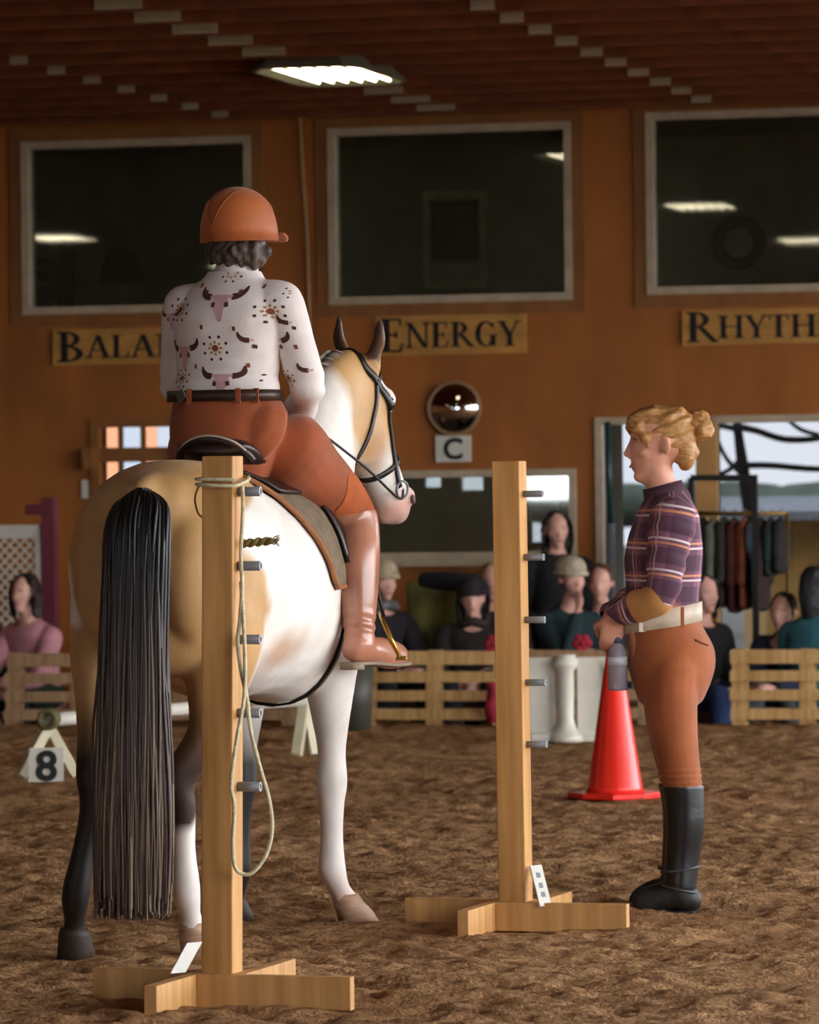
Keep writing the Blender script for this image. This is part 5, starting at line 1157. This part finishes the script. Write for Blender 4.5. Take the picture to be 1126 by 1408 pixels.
for (a, b) in ((286, 395), (367, 398), (297, 452), (341, 455), (283, 505), (351, 505), (240, 470), (395, 480), (345, 405), (300, 405)): dts.append([(a - 2, b - 3), (a + 2, b - 3), (a + 2, b + 3), (a - 2, b + 3)])
for t_k in dts: motif([t_k], M_p4, 'printed_tick')
# hair and helmet
q_, sdv, fwv, upv = hq
hb2 = MB(); c0 = np.array((.018, .62, 2.19))
hb2.ell(HC - HF * .03 + (0, 0, .0), sdv * .085, fwv * .085, upv * .10, 18, 12); hb2.ell(c0 + (0, .0, -.03), (.075, 0, 0), (0, .045, 0), (0, 0, .045)); hb2.ell(c0 + (.055, .02, -.03), (.04, 0, 0), (0, .04, 0), (0, 0, .05)); hb2.ell(c0 + (-.055, .02, -.02), (.04, 0, 0), (0, .04, 0), (0, 0, .045)); hb2.ell(c0 + (.085, .05, -.03), (.02, 0, 0), (0, .025, 0), (0, 0, .045))
v_, f_, n_2 = remesh(hb2, .008, 3); v_ = v_ + n_2 * (.007 * np.sin(v_[:, 0] * 160 + 4 * vnoise(v_ * 30)) + .005 * vnoise(v_ * 60))[:, None]
keep = (v_[:, 2] < 2.235); sv2, sf2, _ = shell(v_, f_, n_2, keep & ((v_ - HC) @ HF < .035), 0.)
rpart('hair', sv2, sf2, mat('grey_brown_hair', '#5a4a40', .6, .5, 45., stretch=(2, 2, 1)))
M_helm = mat('rust_suede_helmet', '#bd6524', .6, .12, 6., .1, 120., sheen=.2, col2='#a8541c')
hel = MB(); HCc = HC + np.array((0, 0, .0)); rg = []
for i in range(9):
    a = i / 8 * PI / 2 * .985; rr = math.cos(a); zz_ = math.sin(a)
    rg.append([tuple(HCc - HF * .008 + sdv * (.116 * math.cos(t) * (rr if i else 1.0)) + fwv * (.136 * math.sin(t) * rr) + upv * ((-.035 - .022 * (1 - math.sin(t)) * .5 if i == 0 else (-.03 + .008 * i if i < 3 else 0)) * (1 if i < 3 else 0) + .128 * zz_ * (1 if i else 0))) for t in np.linspace(0, 2 * PI, 33)[:-1]])
inner = [[tuple(np.array(p) * .95 + (HCc + upv * .0) * .05) for p in rg[0]]]
hel.rings(inner + rg); hel.v = [tuple(HM @ Vector(p)) for p in hel.v]
he = MB.build(hel, 'helmet', M_helm, rider, True)
h_ = HB_(); h_.loft([(HCc + HF * .118 + upv * (-.012), sdv * .085, upv * .006 + fwv * .012), (HCc + HF * .15 + upv * (-.02), sdv * .07, upv * .005 + fwv * .01), (HCc + HF * .178 + upv * (-.03), sdv * .045, upv * .004 + fwv * .006)], 14, 3); h_.build('peak', M_helm, he)
for j, sx_ in enumerate((-.35, .35)):
    h_ = HB_(); pts = []
    for a in np.linspace(-.05, PI + .05, 19): pts.append(HCc - HF * .008 + sdv * (.118 * math.sin(sx_) * max(.0, math.sin(a)) ** .45) + fwv * (.138 * -math.cos(a)) + upv * (.13 * max(0, math.sin(a)) * math.cos(sx_) - .004))
    h_.tube(pts, .0022, 5, 1); h_.build('seam', mat('helmet_seam', '#96501f', .6), he)
h_ = HB_(); h_.tube([q_(.0, .084, .0), q_(.02, .078, -.06), q_(.045, .03, -.125), q_(.05, 0, -.13), q_(.045, -.03, -.125), q_(.02, -.078, -.06), q_(.0, -.084, .0)], .005, 6, 4); h_.build('chin_strap', M_leather, he)
face_parts(q_, sdv, fwv, upv, 1., rider, HB_)

# ================================================================== STANDING WOMAN
dW = 16.27; Wb = Vector((P(918, 1250, dW).x, dW, 0))
woman = thing('person', 'woman standing in plaid shirt, rust breeches and black boots, holding a bottle', 'person', Wb)
def wq(x, y, dy=0.): return np.array(P(x, y, dW)) + np.array((0, dy, 0))
PXM = dW / F
FWD = np.array((-1., 0, 0)); UPW = np.array((0, 0, 1.))
wb = MB()
ts_ = [(682, 896, 940, .055), (697, 886, 950, .12), (715, 878, 958, .165), (745, 867, 961, .17), (770, 862, 961, .165), (800, 864, 958, .15), (835, 862, 956, .148), (862, 860, 964, .16), (890, 863, 979, .175), (915, 866, 981, .178), (940, 872, 974, .165)]
wb.loft([(wq((a + b) / 2, y), FWD * ((b - a) / 2 * PXM), (0, w, 0)) for y, a, b, w in ts_], 26, 4, pw=2.35)
wb.limb([wq(922, 692), wq(910, 672), wq(903, 640)], [.062, .053, .05], 14)
kW = 1.07; WH = wq(908, 612); wh = head_shape(wb, WH, (-1, 0, -.03), (-.03, 0, 1), kW)
for sg in (-1, 1):
    o = .088 * sg; fx = 0 if sg < 0 else 0
    wb.limb([wq(925, 915, o), wq(921, 950, o), wq(924 + fx, 1000, o), wq(930 + fx, 1040, o), wq(936 + fx, 1075, o), wq(940 + fx, 1125, o), wq(936 + fx, 1175, o), wq(933 + fx, 1215, o), wq(934 + fx, 1232, o)], [(.085, .118), (.084, .115), (.075, .092), (.066, .077), (.06, .065), (.058, .066), (.05, .058), (.047, .06), (.044, .056)], 16)
    wb.limb([wq(948 + fx, 1234, o), wq(925 + fx, 1228, o), wq(900 + fx, 1234, o + .006 * sg), wq(882 + fx, 1243, o + .01 * sg), wq(874 + fx, 1245, o + .01 * sg)], [(.038, .038), (.041, .05), (.044, .036), (.04, .024), (.026, .016)], 12)
WN = [wq(922, 704, -.165), wq(903, 818, -.205), wq(846, 846, -.10)]; WF_ = [wq(918, 704, .165), wq(892, 815, .195), wq(842, 846, .05)]
for S_, E_, W_ in (WN, WF_): wb.limb([S_ + (0, -np.sign(S_[1] - dW) * .05, 0), S_, S_ * .5 + E_ * .5, E_, E_ * .5 + W_ * .5, W_], [.062, .064, .056, .046, .042, .029], 14)
hand(wb, WN[2], (-.25, .25, -.92), (.25, .9, .1), (-.9, 0, .25), .55); hand(wb, WF_[2], (-.1, -.45, -.85), (.2, -.9, .2), (-.9, 0, .2), .5)
def wwt(v):
    w = np.ones(len(v))
    for W_ in (WN[2], WF_[2]): w = np.minimum(w, np.clip((np.linalg.norm(v - (W_ + (0, 0, -.09)), axis=1) - .10) / .03, .1, 1))
    return np.minimum(w, np.where(np.linalg.norm(v - WH, axis=1) < .14, .3, 1.))
wv, wf, wn_ = remesh(wb, .0065, 8, wwt)
WI = XF[woman.name].inverted()
def wpart(name, v, f, m, parent=woman, **kw): return np_mesh(name, v, f, WI, m, parent, **kw)
wpart('body', wv, wf, M_skin)
zp = lambda y: P(918, y, dW).z
ad = np.minimum(np.minimum(seg_dist(wv, WN[0], WN[1])[0], seg_dist(wv, WN[1], WN[2])[0]), np.minimum(seg_dist(wv, WF_[0], WF_[1])[0], seg_dist(wv, WF_[1], WF_[2])[0]))
whm = (np.linalg.norm(wv - (WN[2] + (-.02, .02, -.085)), axis=1) < .092) | (np.linalg.norm(wv - (WF_[2] + (-.01, -.03, -.085)), axis=1) < .092)
legw = wv[:, 2] < zp(838)
armm = (ad < .072) & ((np.abs(wv[:, 1] - dW) > .150) | (wv[:, 0] < P(858, 800, dW).x))
wsm = (((wv[:, 2] > zp(842)) & (wv[:, 2] < zp(676))) | (armm & (wv[:, 2] > zp(872)))) & ~whm & ~((wv[:, 2] > zp(690)) & (wv[:, 0] < P(893, 700, dW).x))
bones = [(wq(915, 842), wq(915, 690), .15, 0.), (WN[0], WN[1], .055, .012), (WN[1], WN[2], .045, .3), (WF_[0], WF_[1], .055, .012), (WF_[1], WF_[2], .045, .3)]
uvw, _ = bone_uv(wv, bones)
woff = .012 + .004 * vnoise(wv * 11) + .003 * np.sin(wv[:, 2] * 90 + 5 * vnoise(wv * 6)) * (ad < .07)
sv_, sf_, si = shell(wv, wf, wn_, wsm, woff)
def plaid():
    m = bpy.data.materials.new('plum_plaid'); m.use_nodes = True; n = m.node_tree.nodes; l = m.node_tree.links; b = n['Principled BSDF']; b.inputs['Roughness'].default_value = .85
    a = n.new('ShaderNodeAttribute'); a.attribute_name = 'puv'; sp = n.new('ShaderNodeSeparateXYZ'); l.new(a.outputs['Vector'], sp.inputs[0])
    def band(sock, per, lo, hi):
        f = n.new('ShaderNodeMath'); f.operation = 'DIVIDE'; l.new(sock, f.inputs[0]); f.inputs[1].default_value = per
        g = n.new('ShaderNodeMath'); g.operation = 'FRACT'; l.new(f.outputs[0], g.inputs[0])
        c = n.new('ShaderNodeMath'); c.operation = 'COMPARE'; l.new(g.outputs[0], c.inputs[0]); c.inputs[1].default_value = (lo + hi) / 2; c.inputs[2].default_value = (hi - lo) / 2; return c.outputs[0]
    base = n.new('ShaderNodeRGB'); base.outputs[0].default_value = hexc('#7d5266'); cur = base.outputs[0]
    for sock, per, lo, hi, colr, k in ((sp.outputs[1], .105, .35, .85, '#3a2233', .65), (sp.outputs[0], .12, .3, .75, '#3a2233', .55), (sp.outputs[1], .105, .02, .085, '#d8c6cc', .8), (sp.outputs[1], .105, .17, .24, '#d08a62', .85), (sp.outputs[0], .12, .02, .06, '#c9b6bf', .6), (sp.outputs[0], .12, .13, .17, '#c08060', .5)):
        mx = n.new('ShaderNodeMix'); mx.data_type = 'RGBA'; s_ = band(sock, per, lo, hi); kk = n.new('ShaderNodeMath'); kk.operation = 'MULTIPLY'; kk.inputs[1].default_value = k; l.new(s_, kk.inputs[0])
        l.new(kk.outputs[0], mx.inputs[0]); l.new(cur, mx.inputs[6]); mx.inputs[7].default_value = hexc(colr); cur = mx.outputs[2]
    l.new(cur, b.inputs['Base Color']); return m
M_plaid = plaid(); wshirt = wpart('shirt', sv_, sf_, M_plaid, attr=uvw[si])
em = (np.linalg.norm(wv - (WN[1] * .78 + WN[2] * .22), axis=1) < .075) & (seg_dist(wv, WN[1], WN[2])[0] < .06) & (wv[:, 2] < zp(806))
ev_, ef_, _ = shell(wv, wf, wn_, em & ~whm, woff + .003); wpart('elbow_patch', ev_, ef_, mat('tan_elbow_patch', '#c08a50', .8, .1, 15.), wshirt)
mb = MB(); rg = []
for k_, (r_, hgt) in enumerate(((.07, 0.), (.064, .04), (.060, .072), (.065, .074), (.071, .04), (.077, 0.))):
    c = wq(919 - hgt * 120, 694 - hgt * 370); rg.append([tuple(c + np.array((r_ * math.cos(a), r_ * .98 * math.sin(a), .016 * math.cos(a)))) for a in np.linspace(0, 2 * PI, 25)[:-1]])
mb.rings(rg, closed=True); mb.build('collar', mat('plum_collar', '#4a2c3c', .85, .1, 12.), wshirt, True)
wbr = (wv[:, 2] < zp(838)) & (wv[:, 2] > zp(1092)) & ~(armm & (wv[:, 2] > zp(885))) & ~whm & ~((ad < .05) & (wv[:, 2] > zp(890)) & (wv[:, 0] < P(866, 800, dW).x))
fold = .006 + .003 * np.exp(-((wv[:, 2] - zp(1065)) / .03) ** 2) * np.sin(wv[:, 2] * 300)
bv_, bf_, _ = shell(wv, wf, wn_, wbr, fold, .0015, 10.); bre = wpart('breeches', bv_, bf_, mat('rust_breeches_lady', '#985020', .8, .1, 9., .2, 160., sheen=.2))
mb = MB(); rg = []
for (yy, e_) in ((862, .016), (836, .016), (836, .021), (862, .021)):
    a_, b_2 = 860, 957; c = wq((a_ + b_2) / 2, yy); rg.append([tuple(c + np.array(((.5 * (b_2 - a_) * PXM + e_) * math.copysign(abs(math.cos(a)) ** .87, math.cos(a)), (.15 + e_) * math.copysign(abs(math.sin(a)) ** .87, math.sin(a)), .022 * math.cos(a)))) for a in np.linspace(0, 2 * PI, 41)[:-1]])
mb.rings(rg, closed=True); wbelt = mb.build('belt', mat('beige_belt', '#c9b8a4', .6, .12, 14.), woman, True)
for x_ in (880, 934):
    yy = 850 - (x_ - 908) * .11; t_a = math.acos((x_ - 908.5) / 56.); MB().box(wq(x_, yy) - np.array((0, (.172) * math.sin(t_a) ** .87, 0)), (.011 if x_ == 880 else .007, 0, 0), (0, .005, 0), (0, 0, .034)).build('belt_keeper' if x_ == 880 else 'belt_loop', mat('pale_keeper', '#e6d8c4', .5) if x_ == 880 else MATS['rust_breeches_lady'], wbelt)
wbv = BVHTree.FromPolygons([tuple(p) for p in bv_], bf_)
pk = []
for (x_, y_) in ((952, 878), (960, 882), (970, 886)):
    h_ = wbv.ray_cast(Vector(wq(x_, y_, -.6)), Vector((0, 1, 0))); pk.append(np.array(h_[0]) + np.array((0, -.001, 0)) if h_[0] else wq(x_, y_, -.15))
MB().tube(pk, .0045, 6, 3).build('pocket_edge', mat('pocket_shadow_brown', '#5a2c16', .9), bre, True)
M_bb = mat('black_half_chap', '#09090a', .38, .2, 10., .1, 60., coat=.15); M_ft = mat('dusty_black_boot', '#1d1916', .55, .3, 12., .15, 60.)
for sg in (-1, 1):
    side = (wv[:, 1] - dW) * sg > 0
    cm_ = (wv[:, 2] < zp(1077)) & (wv[:, 2] > zp(1222)) & side
    cv_, cf_, _ = shell(wv, wf, wn_, cm_, .009 + .006 * np.clip((wv[:, 2] - zp(1110)) / .1, 0, 1)); ch_ = wpart('half_chap', cv_, cf_, M_bb)
    fm_ = (wv[:, 2] < zp(1205)) & side; fv_, ff_, _ = shell(wv, wf, wn_, fm_, .008); bt = wpart('boot', fv_, ff_, M_ft)
    fx = 0 if sg < 0 else 0; o = .088 * sg
    MB().loft([(wq(951 + fx, 1251, o), (0, .036, 0), (0, 0, .007)), (wq(925 + fx, 1251, o), (0, .034, 0), (0, 0, .007)), (wq(898 + fx, 1251, o), (0, .045, 0), (0, 0, .007)), (wq(870 + fx, 1251, o + .008 * sg), (0, .03, 0), (0, 0, .007))], 12, 3, pw=3.).build('sole', mat('sole_black', '#1a1614', .7), bt, True)
    for (p0, p1) in (((908, 1196), (958, 1188)), ((906, 1214), (956, 1224))):
        c0, c1 = wq(p0[0] + fx, p0[1], o), wq(p1[0] + fx, p1[1], o); c = (c0 + c1) / 2; ax_ = (c1 - c0) / 2 * 1.06
        MB().tube([c + ax_ * math.cos(a) * .95 + np.array((0, .064 * math.sin(a), 0)) for a in np.linspace(0, 2 * PI, 17)[:-1]], .006, 6, 2, closed=True).build('strap', mat('boot_strap', '#33373b', .35), ch_, True)
# hair: swept-up blonde with a bun
q_, sdw, fww, upw = wh
hb3 = MB()
hb3.ell(q_(-.028, 0, .045), sdw * .086, fww * .100, upw * .088, 20, 14); hb3.ell(q_(-.075, 0, -.02), sdw * .065, fww * .045, upw * .065, 14, 10); hb3.ell(q_(.03, 0, .095), sdw * .07, fww * .06, upw * .032, 14, 10)
hb3.ell(q_(.075, -.02, .072), sdw * .05, fww * .035, upw * .03, 12, 9); hb3.ell(q_(.088, .005, .052), sdw * .045, fww * .02, upw * .022, 12, 9)
hb3.ell(q_(-.095, 0, .06), sdw * .035, fww * .035, upw * .03, 12, 9)
for s_ in (-1, 1): hb3.limb([q_(.075, s_ * .045, .06), q_(.055, s_ * .066, .03), q_(.04, s_ * .074, -.01)], [.022, .018, .006], 8)
v_, f_, n2_ = remesh(hb3, .0075, 4); rel = v_ - WH
v_ = v_ + n2_ * (.004 * np.sin((rel @ upw) * 150 + (rel @ fww) * 60 + 3 * vnoise(v_ * 14)) + .004 * vnoise(v_ * 35))[:, None]
M_blond = mat('blonde_hair', '#c9995c', .5, .3, 40., .3, 90., col2='#8a5a2c', stretch=(1, 1, 2.2)); hr = wpart('hair', v_, f_, M_blond)
cb = wq(960, 587)
hb4 = MB(); hb4.ell(cb, (.043, 0, 0), (0, .045, 0), (0, 0, .043))
for k_ in range(9):
    a = k_ * 2.4; ax_ = nrmz((math.cos(a), math.sin(a * 1.7), math.sin(a))); x_ = nrmz(np.cross(ax_, (0, 0, 1.))); y_ = np.cross(ax_, x_); hb4.tube([cb + ax_ * .012 + (x_ * math.cos(t) + y_ * math.sin(t)) * (.043 + .006 * math.sin(3 * t)) for t in np.linspace(0, 2 * PI, 11)[:-1]], .0125, 7, 2, closed=True)
v2, f2, n3 = remesh(hb4, .006, 1); v2 = v2 + n3 * (.005 * vnoise(v2 * 60))[:, None]; wpart('bun', v2, f2, M_blond, hr)
mb = MB()
for k_ in range(12):
    a = rnd.uniform(0, 2 * PI); c = cb if k_ < 14 else q_(-.06 + rnd.uniform(-.03, .12), rnd.uniform(-.05, .05), .12); d = np.array((math.cos(a), rnd.uniform(-.5, .5), abs(math.sin(a)) if k_ > 13 else math.sin(a)))
    mb.tube([c + d * .035 - (0, 0, .012 * (k_ > 13)), c + d * .046 + (0, 0, .002), c + d * .056 + np.array((rnd.uniform(-.01, .01), 0, rnd.uniform(-.01, .01)))], .0011, 4, 2)
mb.build('flyaway_hair', M_blond, hr)
face_parts(q_, sdw, fww, upw, kW, woman, MB, '#b8645c', '#9a7040')
# water bottle in her hand
bc = wq(848, 948, -.075); bt = thing('water_bottle', 'clear smoky water bottle with blue top in the woman hand', 'bottle', bc); Hb = 70 * PXM; rB = .033
M_bot = bpy.data.materials.new('smoky_plastic'); M_bot.use_nodes = True; b_ = M_bot.node_tree.nodes['Principled BSDF']; b_.inputs['Base Color'].default_value = hexc('#b8b2bf'); b_.inputs['Roughness'].default_value = .15; b_.inputs['Transmission Weight'].default_value = .6; b_.inputs['IOR'].default_value = 1.2
MB().lathe([(.001, 0), (rB * .9, 0), (rB, .008), (rB, Hb * .55), (rB * .96, Hb * .57), (rB, Hb * .6), (rB * .98, Hb * .74), (rB * .75, Hb * .86), (rB * .5, Hb * .92), (rB * .5, Hb * .95), (.001, Hb * .95)], bc, n=24).build('body', M_bot, bt, True)
MB().lathe([(rB * 1.015, Hb * .5), (rB * 1.02, Hb * .66), (rB * 1.0, Hb * .66), (rB * 1.0, Hb * .5)], bc, n=24, closed=True).build('label_band', mat('pale_band', '#c8ccd2', .4), bt, True)
MB().lathe([(.001, Hb * .92), (rB * .56, Hb * .92), (rB * .56, Hb * 1.04), (.001, Hb * 1.05)], bc, n=18).build('cap', mat('blue_grey_cap', '#3c4a63', .4), bt, True)

# ================================================================== SPECTATORS
def spectator(label, hx, hy, t, yaw, jacket, pants, haircol, hair='short', hat=None, sit=None, lean=.05, arms='lap', scarf=None, skin=None, k=1.):
    yaw = math.radians(yaw); sh, zh = WP(hx, hy, t); Hw = np.array(W(sh, t, zh))
    R2 = np.array(((math.cos(yaw), -math.sin(yaw), 0), (math.sin(yaw), math.cos(yaw), 0), (0, 0, 1.)))
    if sit is not None: s = sit; tl = zh - s; f = tl / .70
    else: s = LOW + .86; tl = zh - s; f = tl / .68
    L = lean
    org = Hw - R2 @ np.array((0, -L, 0)); org[2] = 0
    T = lambda p: R2 @ np.array(p, float) + org
    base = Vector((org[0], org[1], LOW)); o = thing('person', label, 'person', base, yaw, 'spectators behind the pallets')
    b = MB(); zc = lambda q_: s + q_ * f
    X = R2 @ np.array((1., 0, 0)); Y = R2 @ np.array((0, 1., 0)); Z = np.array((0, 0, 1.))
    cY = lambda q_: -L * (q_ / .70) ** 1.3
    b.loft([(T((0, cY(q_), zc(q_))), X * w * k, Y * d_ * k) for q_, w, d_ in ((.03, .165, .125), (.12, .17, .13), (.22, .145, .11), (.34, .155, .115), (.43, .17, .11), (.49, .13, .085), (.53, .07, .06))], 18, 3, pw=2.3)
    b.limb([T((0, cY(.5), zc(.5))), T((0, -L * .95, zc(.6)))], [.055, .05], 10)
    fw = R2 @ np.array((0, -1., -.08)); hq_ = head_shape(b, T((0, -L, zc(.70) if sit is not None else zh)), fw, Z, 1.)
    S = {}; bones = [(T((0, 0, zc(.05))), T((0, cY(.47), zc(.47))), .15, 0)]; reg = ['top']
    for sg in (-1, 1):
        sh_ = T((sg * .165 * k, cY(.45), zc(.45)))
        if arms == 'lap': el, wr = T((sg * .22, -.06 - L * .5, zc(.17))), T((sg * .09, -.30 - L * .5, zc(.13)))
        elif arms == 'chin' and sg == -1: el, wr = T((sg * .17, -.24 - L, zc(.22))), T((sg * .06, -.17 - L, zc(.49)))
        elif arms == 'chin': el, wr = T((sg * .22, -.06 - L * .5, zc(.17))), T((sg * .06, -.28 - L * .5, zc(.16)))
        elif arms == 'knees': el, wr = T((sg * .21, -.20 - L * .7, zc(.2))), T((sg * .08, -.42 - L * .6, zc(.18)))
        else: el, wr = T((sg * .23, .02, zc(.17))), T((sg * .12, -.18, zc(.05)))
        b.limb([sh_ + X * (-sg * .04), sh_, (sh_ + el) / 2, el, (el + wr) / 2, wr], [.06, .062, .052, .045, .04, .028], 10, 3)
        d = nrmz(wr - el) if arms != 'chin' or sg == 1 else nrmz(wr - el); hand(b, wr, d, R2 @ np.array((-sg * .7, 0, -.7)) if arms != 'chin' else R2 @ np.array((0, .8, .2)), R2 @ np.array((-sg * .5, -.3, .6)), .5)
        bones += [(sh_, el, .055, 0), (el, wr, .045, 0), (wr + d * .02, wr + d * .16, .04, 0)]; reg += ['top', 'top', 'skin']
        if sit is not None:
            hip, kn, an = T((sg * .09, -.02, s + .10)), T((sg * .13, -.42, s + .10)), T((sg * .12, -.40, LOW + .10))
        else: hip, kn, an = T((sg * .09, 0, s + .02)), T((sg * .10, -.02, LOW + .47)), T((sg * .10, .0, LOW + .10))
        b.limb([hip, (hip + kn) / 2, kn, (kn + an) / 2 + Y * .02, an], [.095, .085, .065, .06, .042], 12, 3)
        toe = an + R2 @ np.array((sg * .02, -.17, -.06)); b.limb([an + np.array((0, 0, -.04)) + Y * .03, an + (0, 0, -.045) - Y * .04, toe], [.042, .045, .032], 10, 2)
        bones += [(hip, kn, .09, 0), (kn, an, .07, 0), (an - (0, 0, .045), toe, .04, 0)]; reg += ['leg', 'leg', 'shoe']
    hc = T((0, -L, zc(.70) if sit is not None else zh)); bones.append((hc - (0, 0, .16), hc + (0, 0, .05), .115, 0)); reg.append('skin')
    v, f_, n = remesh(b, .0105, 5, lambda q_: np.where(np.linalg.norm(q_ - hc, axis=1) < .14, .35, 1.)); I = XF[o.name].inverted()
    uv, _ = bone_uv(v, bones); rg = np.array(reg)[uv[:, 2].astype(int)]
    np_mesh('body', v, f_, I, skin or M_skin2, o)
    a, c, _ = shell(v, f_, n, rg == 'top', .018, .008, 11., hx); np_mesh('jacket', a, c, I, mat('cloth_' + jacket[1:], jacket, .9, .18, 9., .2, 70.), o)
    a, c, _ = shell(v, f_, n, rg == 'leg', .011, .005, 11., hx); np_mesh('trousers', a, c, I, mat('cloth_' + pants[1:], pants, .9, .15, 9.), o)
    for sg in (-1, 1):
        a, c, _ = shell(v, f_, n, (rg == 'shoe') & ((v - org) @ X * sg > 0), .008); np_mesh('shoe', a, c, I, mat('dark_shoe', '#1c1815', .6), o)
    q_, sdv, fwv, upv = hq_
    hb = MB(); hb.ell(q_(-.025, 0, .035), sdv * .088, fwv * .092, upv * .095, 14, 10)
    if hair == 'long':
        hb.limb([q_(-.05, 0, .03), q_(-.075, 0, -.08), q_(-.07, 0, -.19)], [(.085, .06), (.08, .05), (.07, .035)], 12)
        for sg in (-1, 1): hb.limb([q_(.01, sg * .07, .07), q_(.02, sg * .085, -.02), q_(.0, sg * .085, -.15)], [.03, .028, .02], 8)
    hv_, hf2_, hn2 = remesh(hb, .012, 2); hv_ = hv_ + hn2 * (.006 * vnoise(hv_ * 40))[:, None]
    rel = hv_ - q_(0, 0, 0); keep = ~(((rel @ fwv) > .035) & ((rel @ upv) < .06)); a, c, _ = shell(hv_, hf2_, hn2, keep, 0.); np_mesh('hair', a, c, I, mat('hair_' + haircol[1:], haircol, .6, .25, 40.), o)
    if hat:
        kind, hc_ = hat; mb = MB(); pr = [(.1, .0), (.102, .035), (.095, .07), (.075, .098), (.04, .115), (.001, .12)]
        rings = [[tuple(q_(-.012 + r * 1.12 * math.cos(tt), r * .97 * math.sin(tt), .028 + z)) for tt in np.linspace(0, 2 * PI, 21)[:-1]] for r, z in [(.09, .002)] + pr]
        mb.rings(rings); ho = mb.build('hat', mat('hat_' + hc_[1:], hc_, .9, .2, 25., .4, 120.), o, True)
        if kind == 'cap': m2 = MB(); m2.loft([(q_(.09, 0, .036), sdv * .07, upv * .006), (q_(.125, 0, .03), sdv * .062, upv * .005), (q_(.155, 0, .022), sdv * .04, upv * .004)], 12, 2); m2.build('brim', MATS['hat_' + hc_[1:]], ho, True)
        else: m2 = MB(); m2.tube([q_(-.012 + .112 * math.cos(tt), .1 * math.sin(tt), .036) for tt in np.linspace(0, 2 * PI, 17)[:-1]], .012, 7, 2, closed=True); m2.build('cuff', MATS['hat_' + hc_[1:]], ho, True)
    if scarf:
        mb = MB(); cc2 = hc - np.array((0, 0, .15)); mb.tube([cc2 + X * .075 * math.cos(tt) + Y * .07 * math.sin(tt) + (0, 0, .01 * math.sin(3 * tt)) for tt in np.linspace(0, 2 * PI, 15)[:-1]], .03, 8, 2, closed=True); mb.build('scarf', mat('scarf_' + scarf[1:], scarf, .9, .25, 20.), o, True)
    face_parts(q_, sdv, fwv, upv, 1., o, MB, '#a85f58', '#4a3426')
    return o
WN_ = 13.8
spectator('seated spectator in pink jacket before the white lattice', 33, 815, ST, -32, '#c98a92', '#23302a', '#2c1c18', 'long', lean=.16, arms='knees', sit=.02)
spectator('spectator in dark green cut off by the left picture edge', -22, 822, ST + .05, 30, '#1f3b34', '#1c2622', '#4a3020', 'short', lean=.1, sit=.02)
spectator('standing spectator with long black hair and black top by the low window', 765, 729, -1.15, 10, '#17161a', '#20222a', '#1d1513', 'long', lean=.0, arms='stand')
spectator('spectator in beige cap and dark teal jacket, chin on hand', 786, 796, ST, 25, '#1f3236', '#6f6a52', '#5a4636', 'short', ('knit', '#b3a58e'), .09, .12, 'chin')
spectator('spectator in grey sweater right of the beige cap wearer', 826, 802, ST + .3, -12, '#6a6670', '#2c3c5c', '#5a3c2a', 'short', lean=.08, sit=.09)
spectator('spectator in dark brown coat left of the far gate post', 650, 823, ST, -5, '#2a1f1e', '#22222a', '#171214', 'long', ('knit', '#241f26'), .09, .1, 'lap', '#332824')
spectator('spectator in pale knit hat and black coat beside the rider boot', 527, 800, ST, 25, '#201a20', '#1d2426', '#6a5444', 'short', ('knit', '#b09c80'), .09, .1, 'knees', '#6b6a68')
spectator('fair haired spectator half hidden behind the far gate post', 676, 800, ST + .62, 0, '#3a2c2a', '#26262a', '#a5835c', 'short', lean=.05, sit=.09)
spectator('spectator in black jacket and jeans just behind the woman back', 968, 816, ST, 35, '#191a1a', '#2b406a', '#1f1613', 'long', lean=.1, sit=.02)
spectator('spectator in navy coat bending forward right of the clothes rail', 1076, 842, ST, -25, '#1a2238', '#5f676c', '#1b1517', 'short', lean=.24, sit=.02, arms='knees')
spectator('spectator in teal jacket cut by the right picture edge', 1122, 806, ST - .1, 150, '#2f6670', '#2a2c30', '#17151a', 'long', lean=.05, sit=.02)
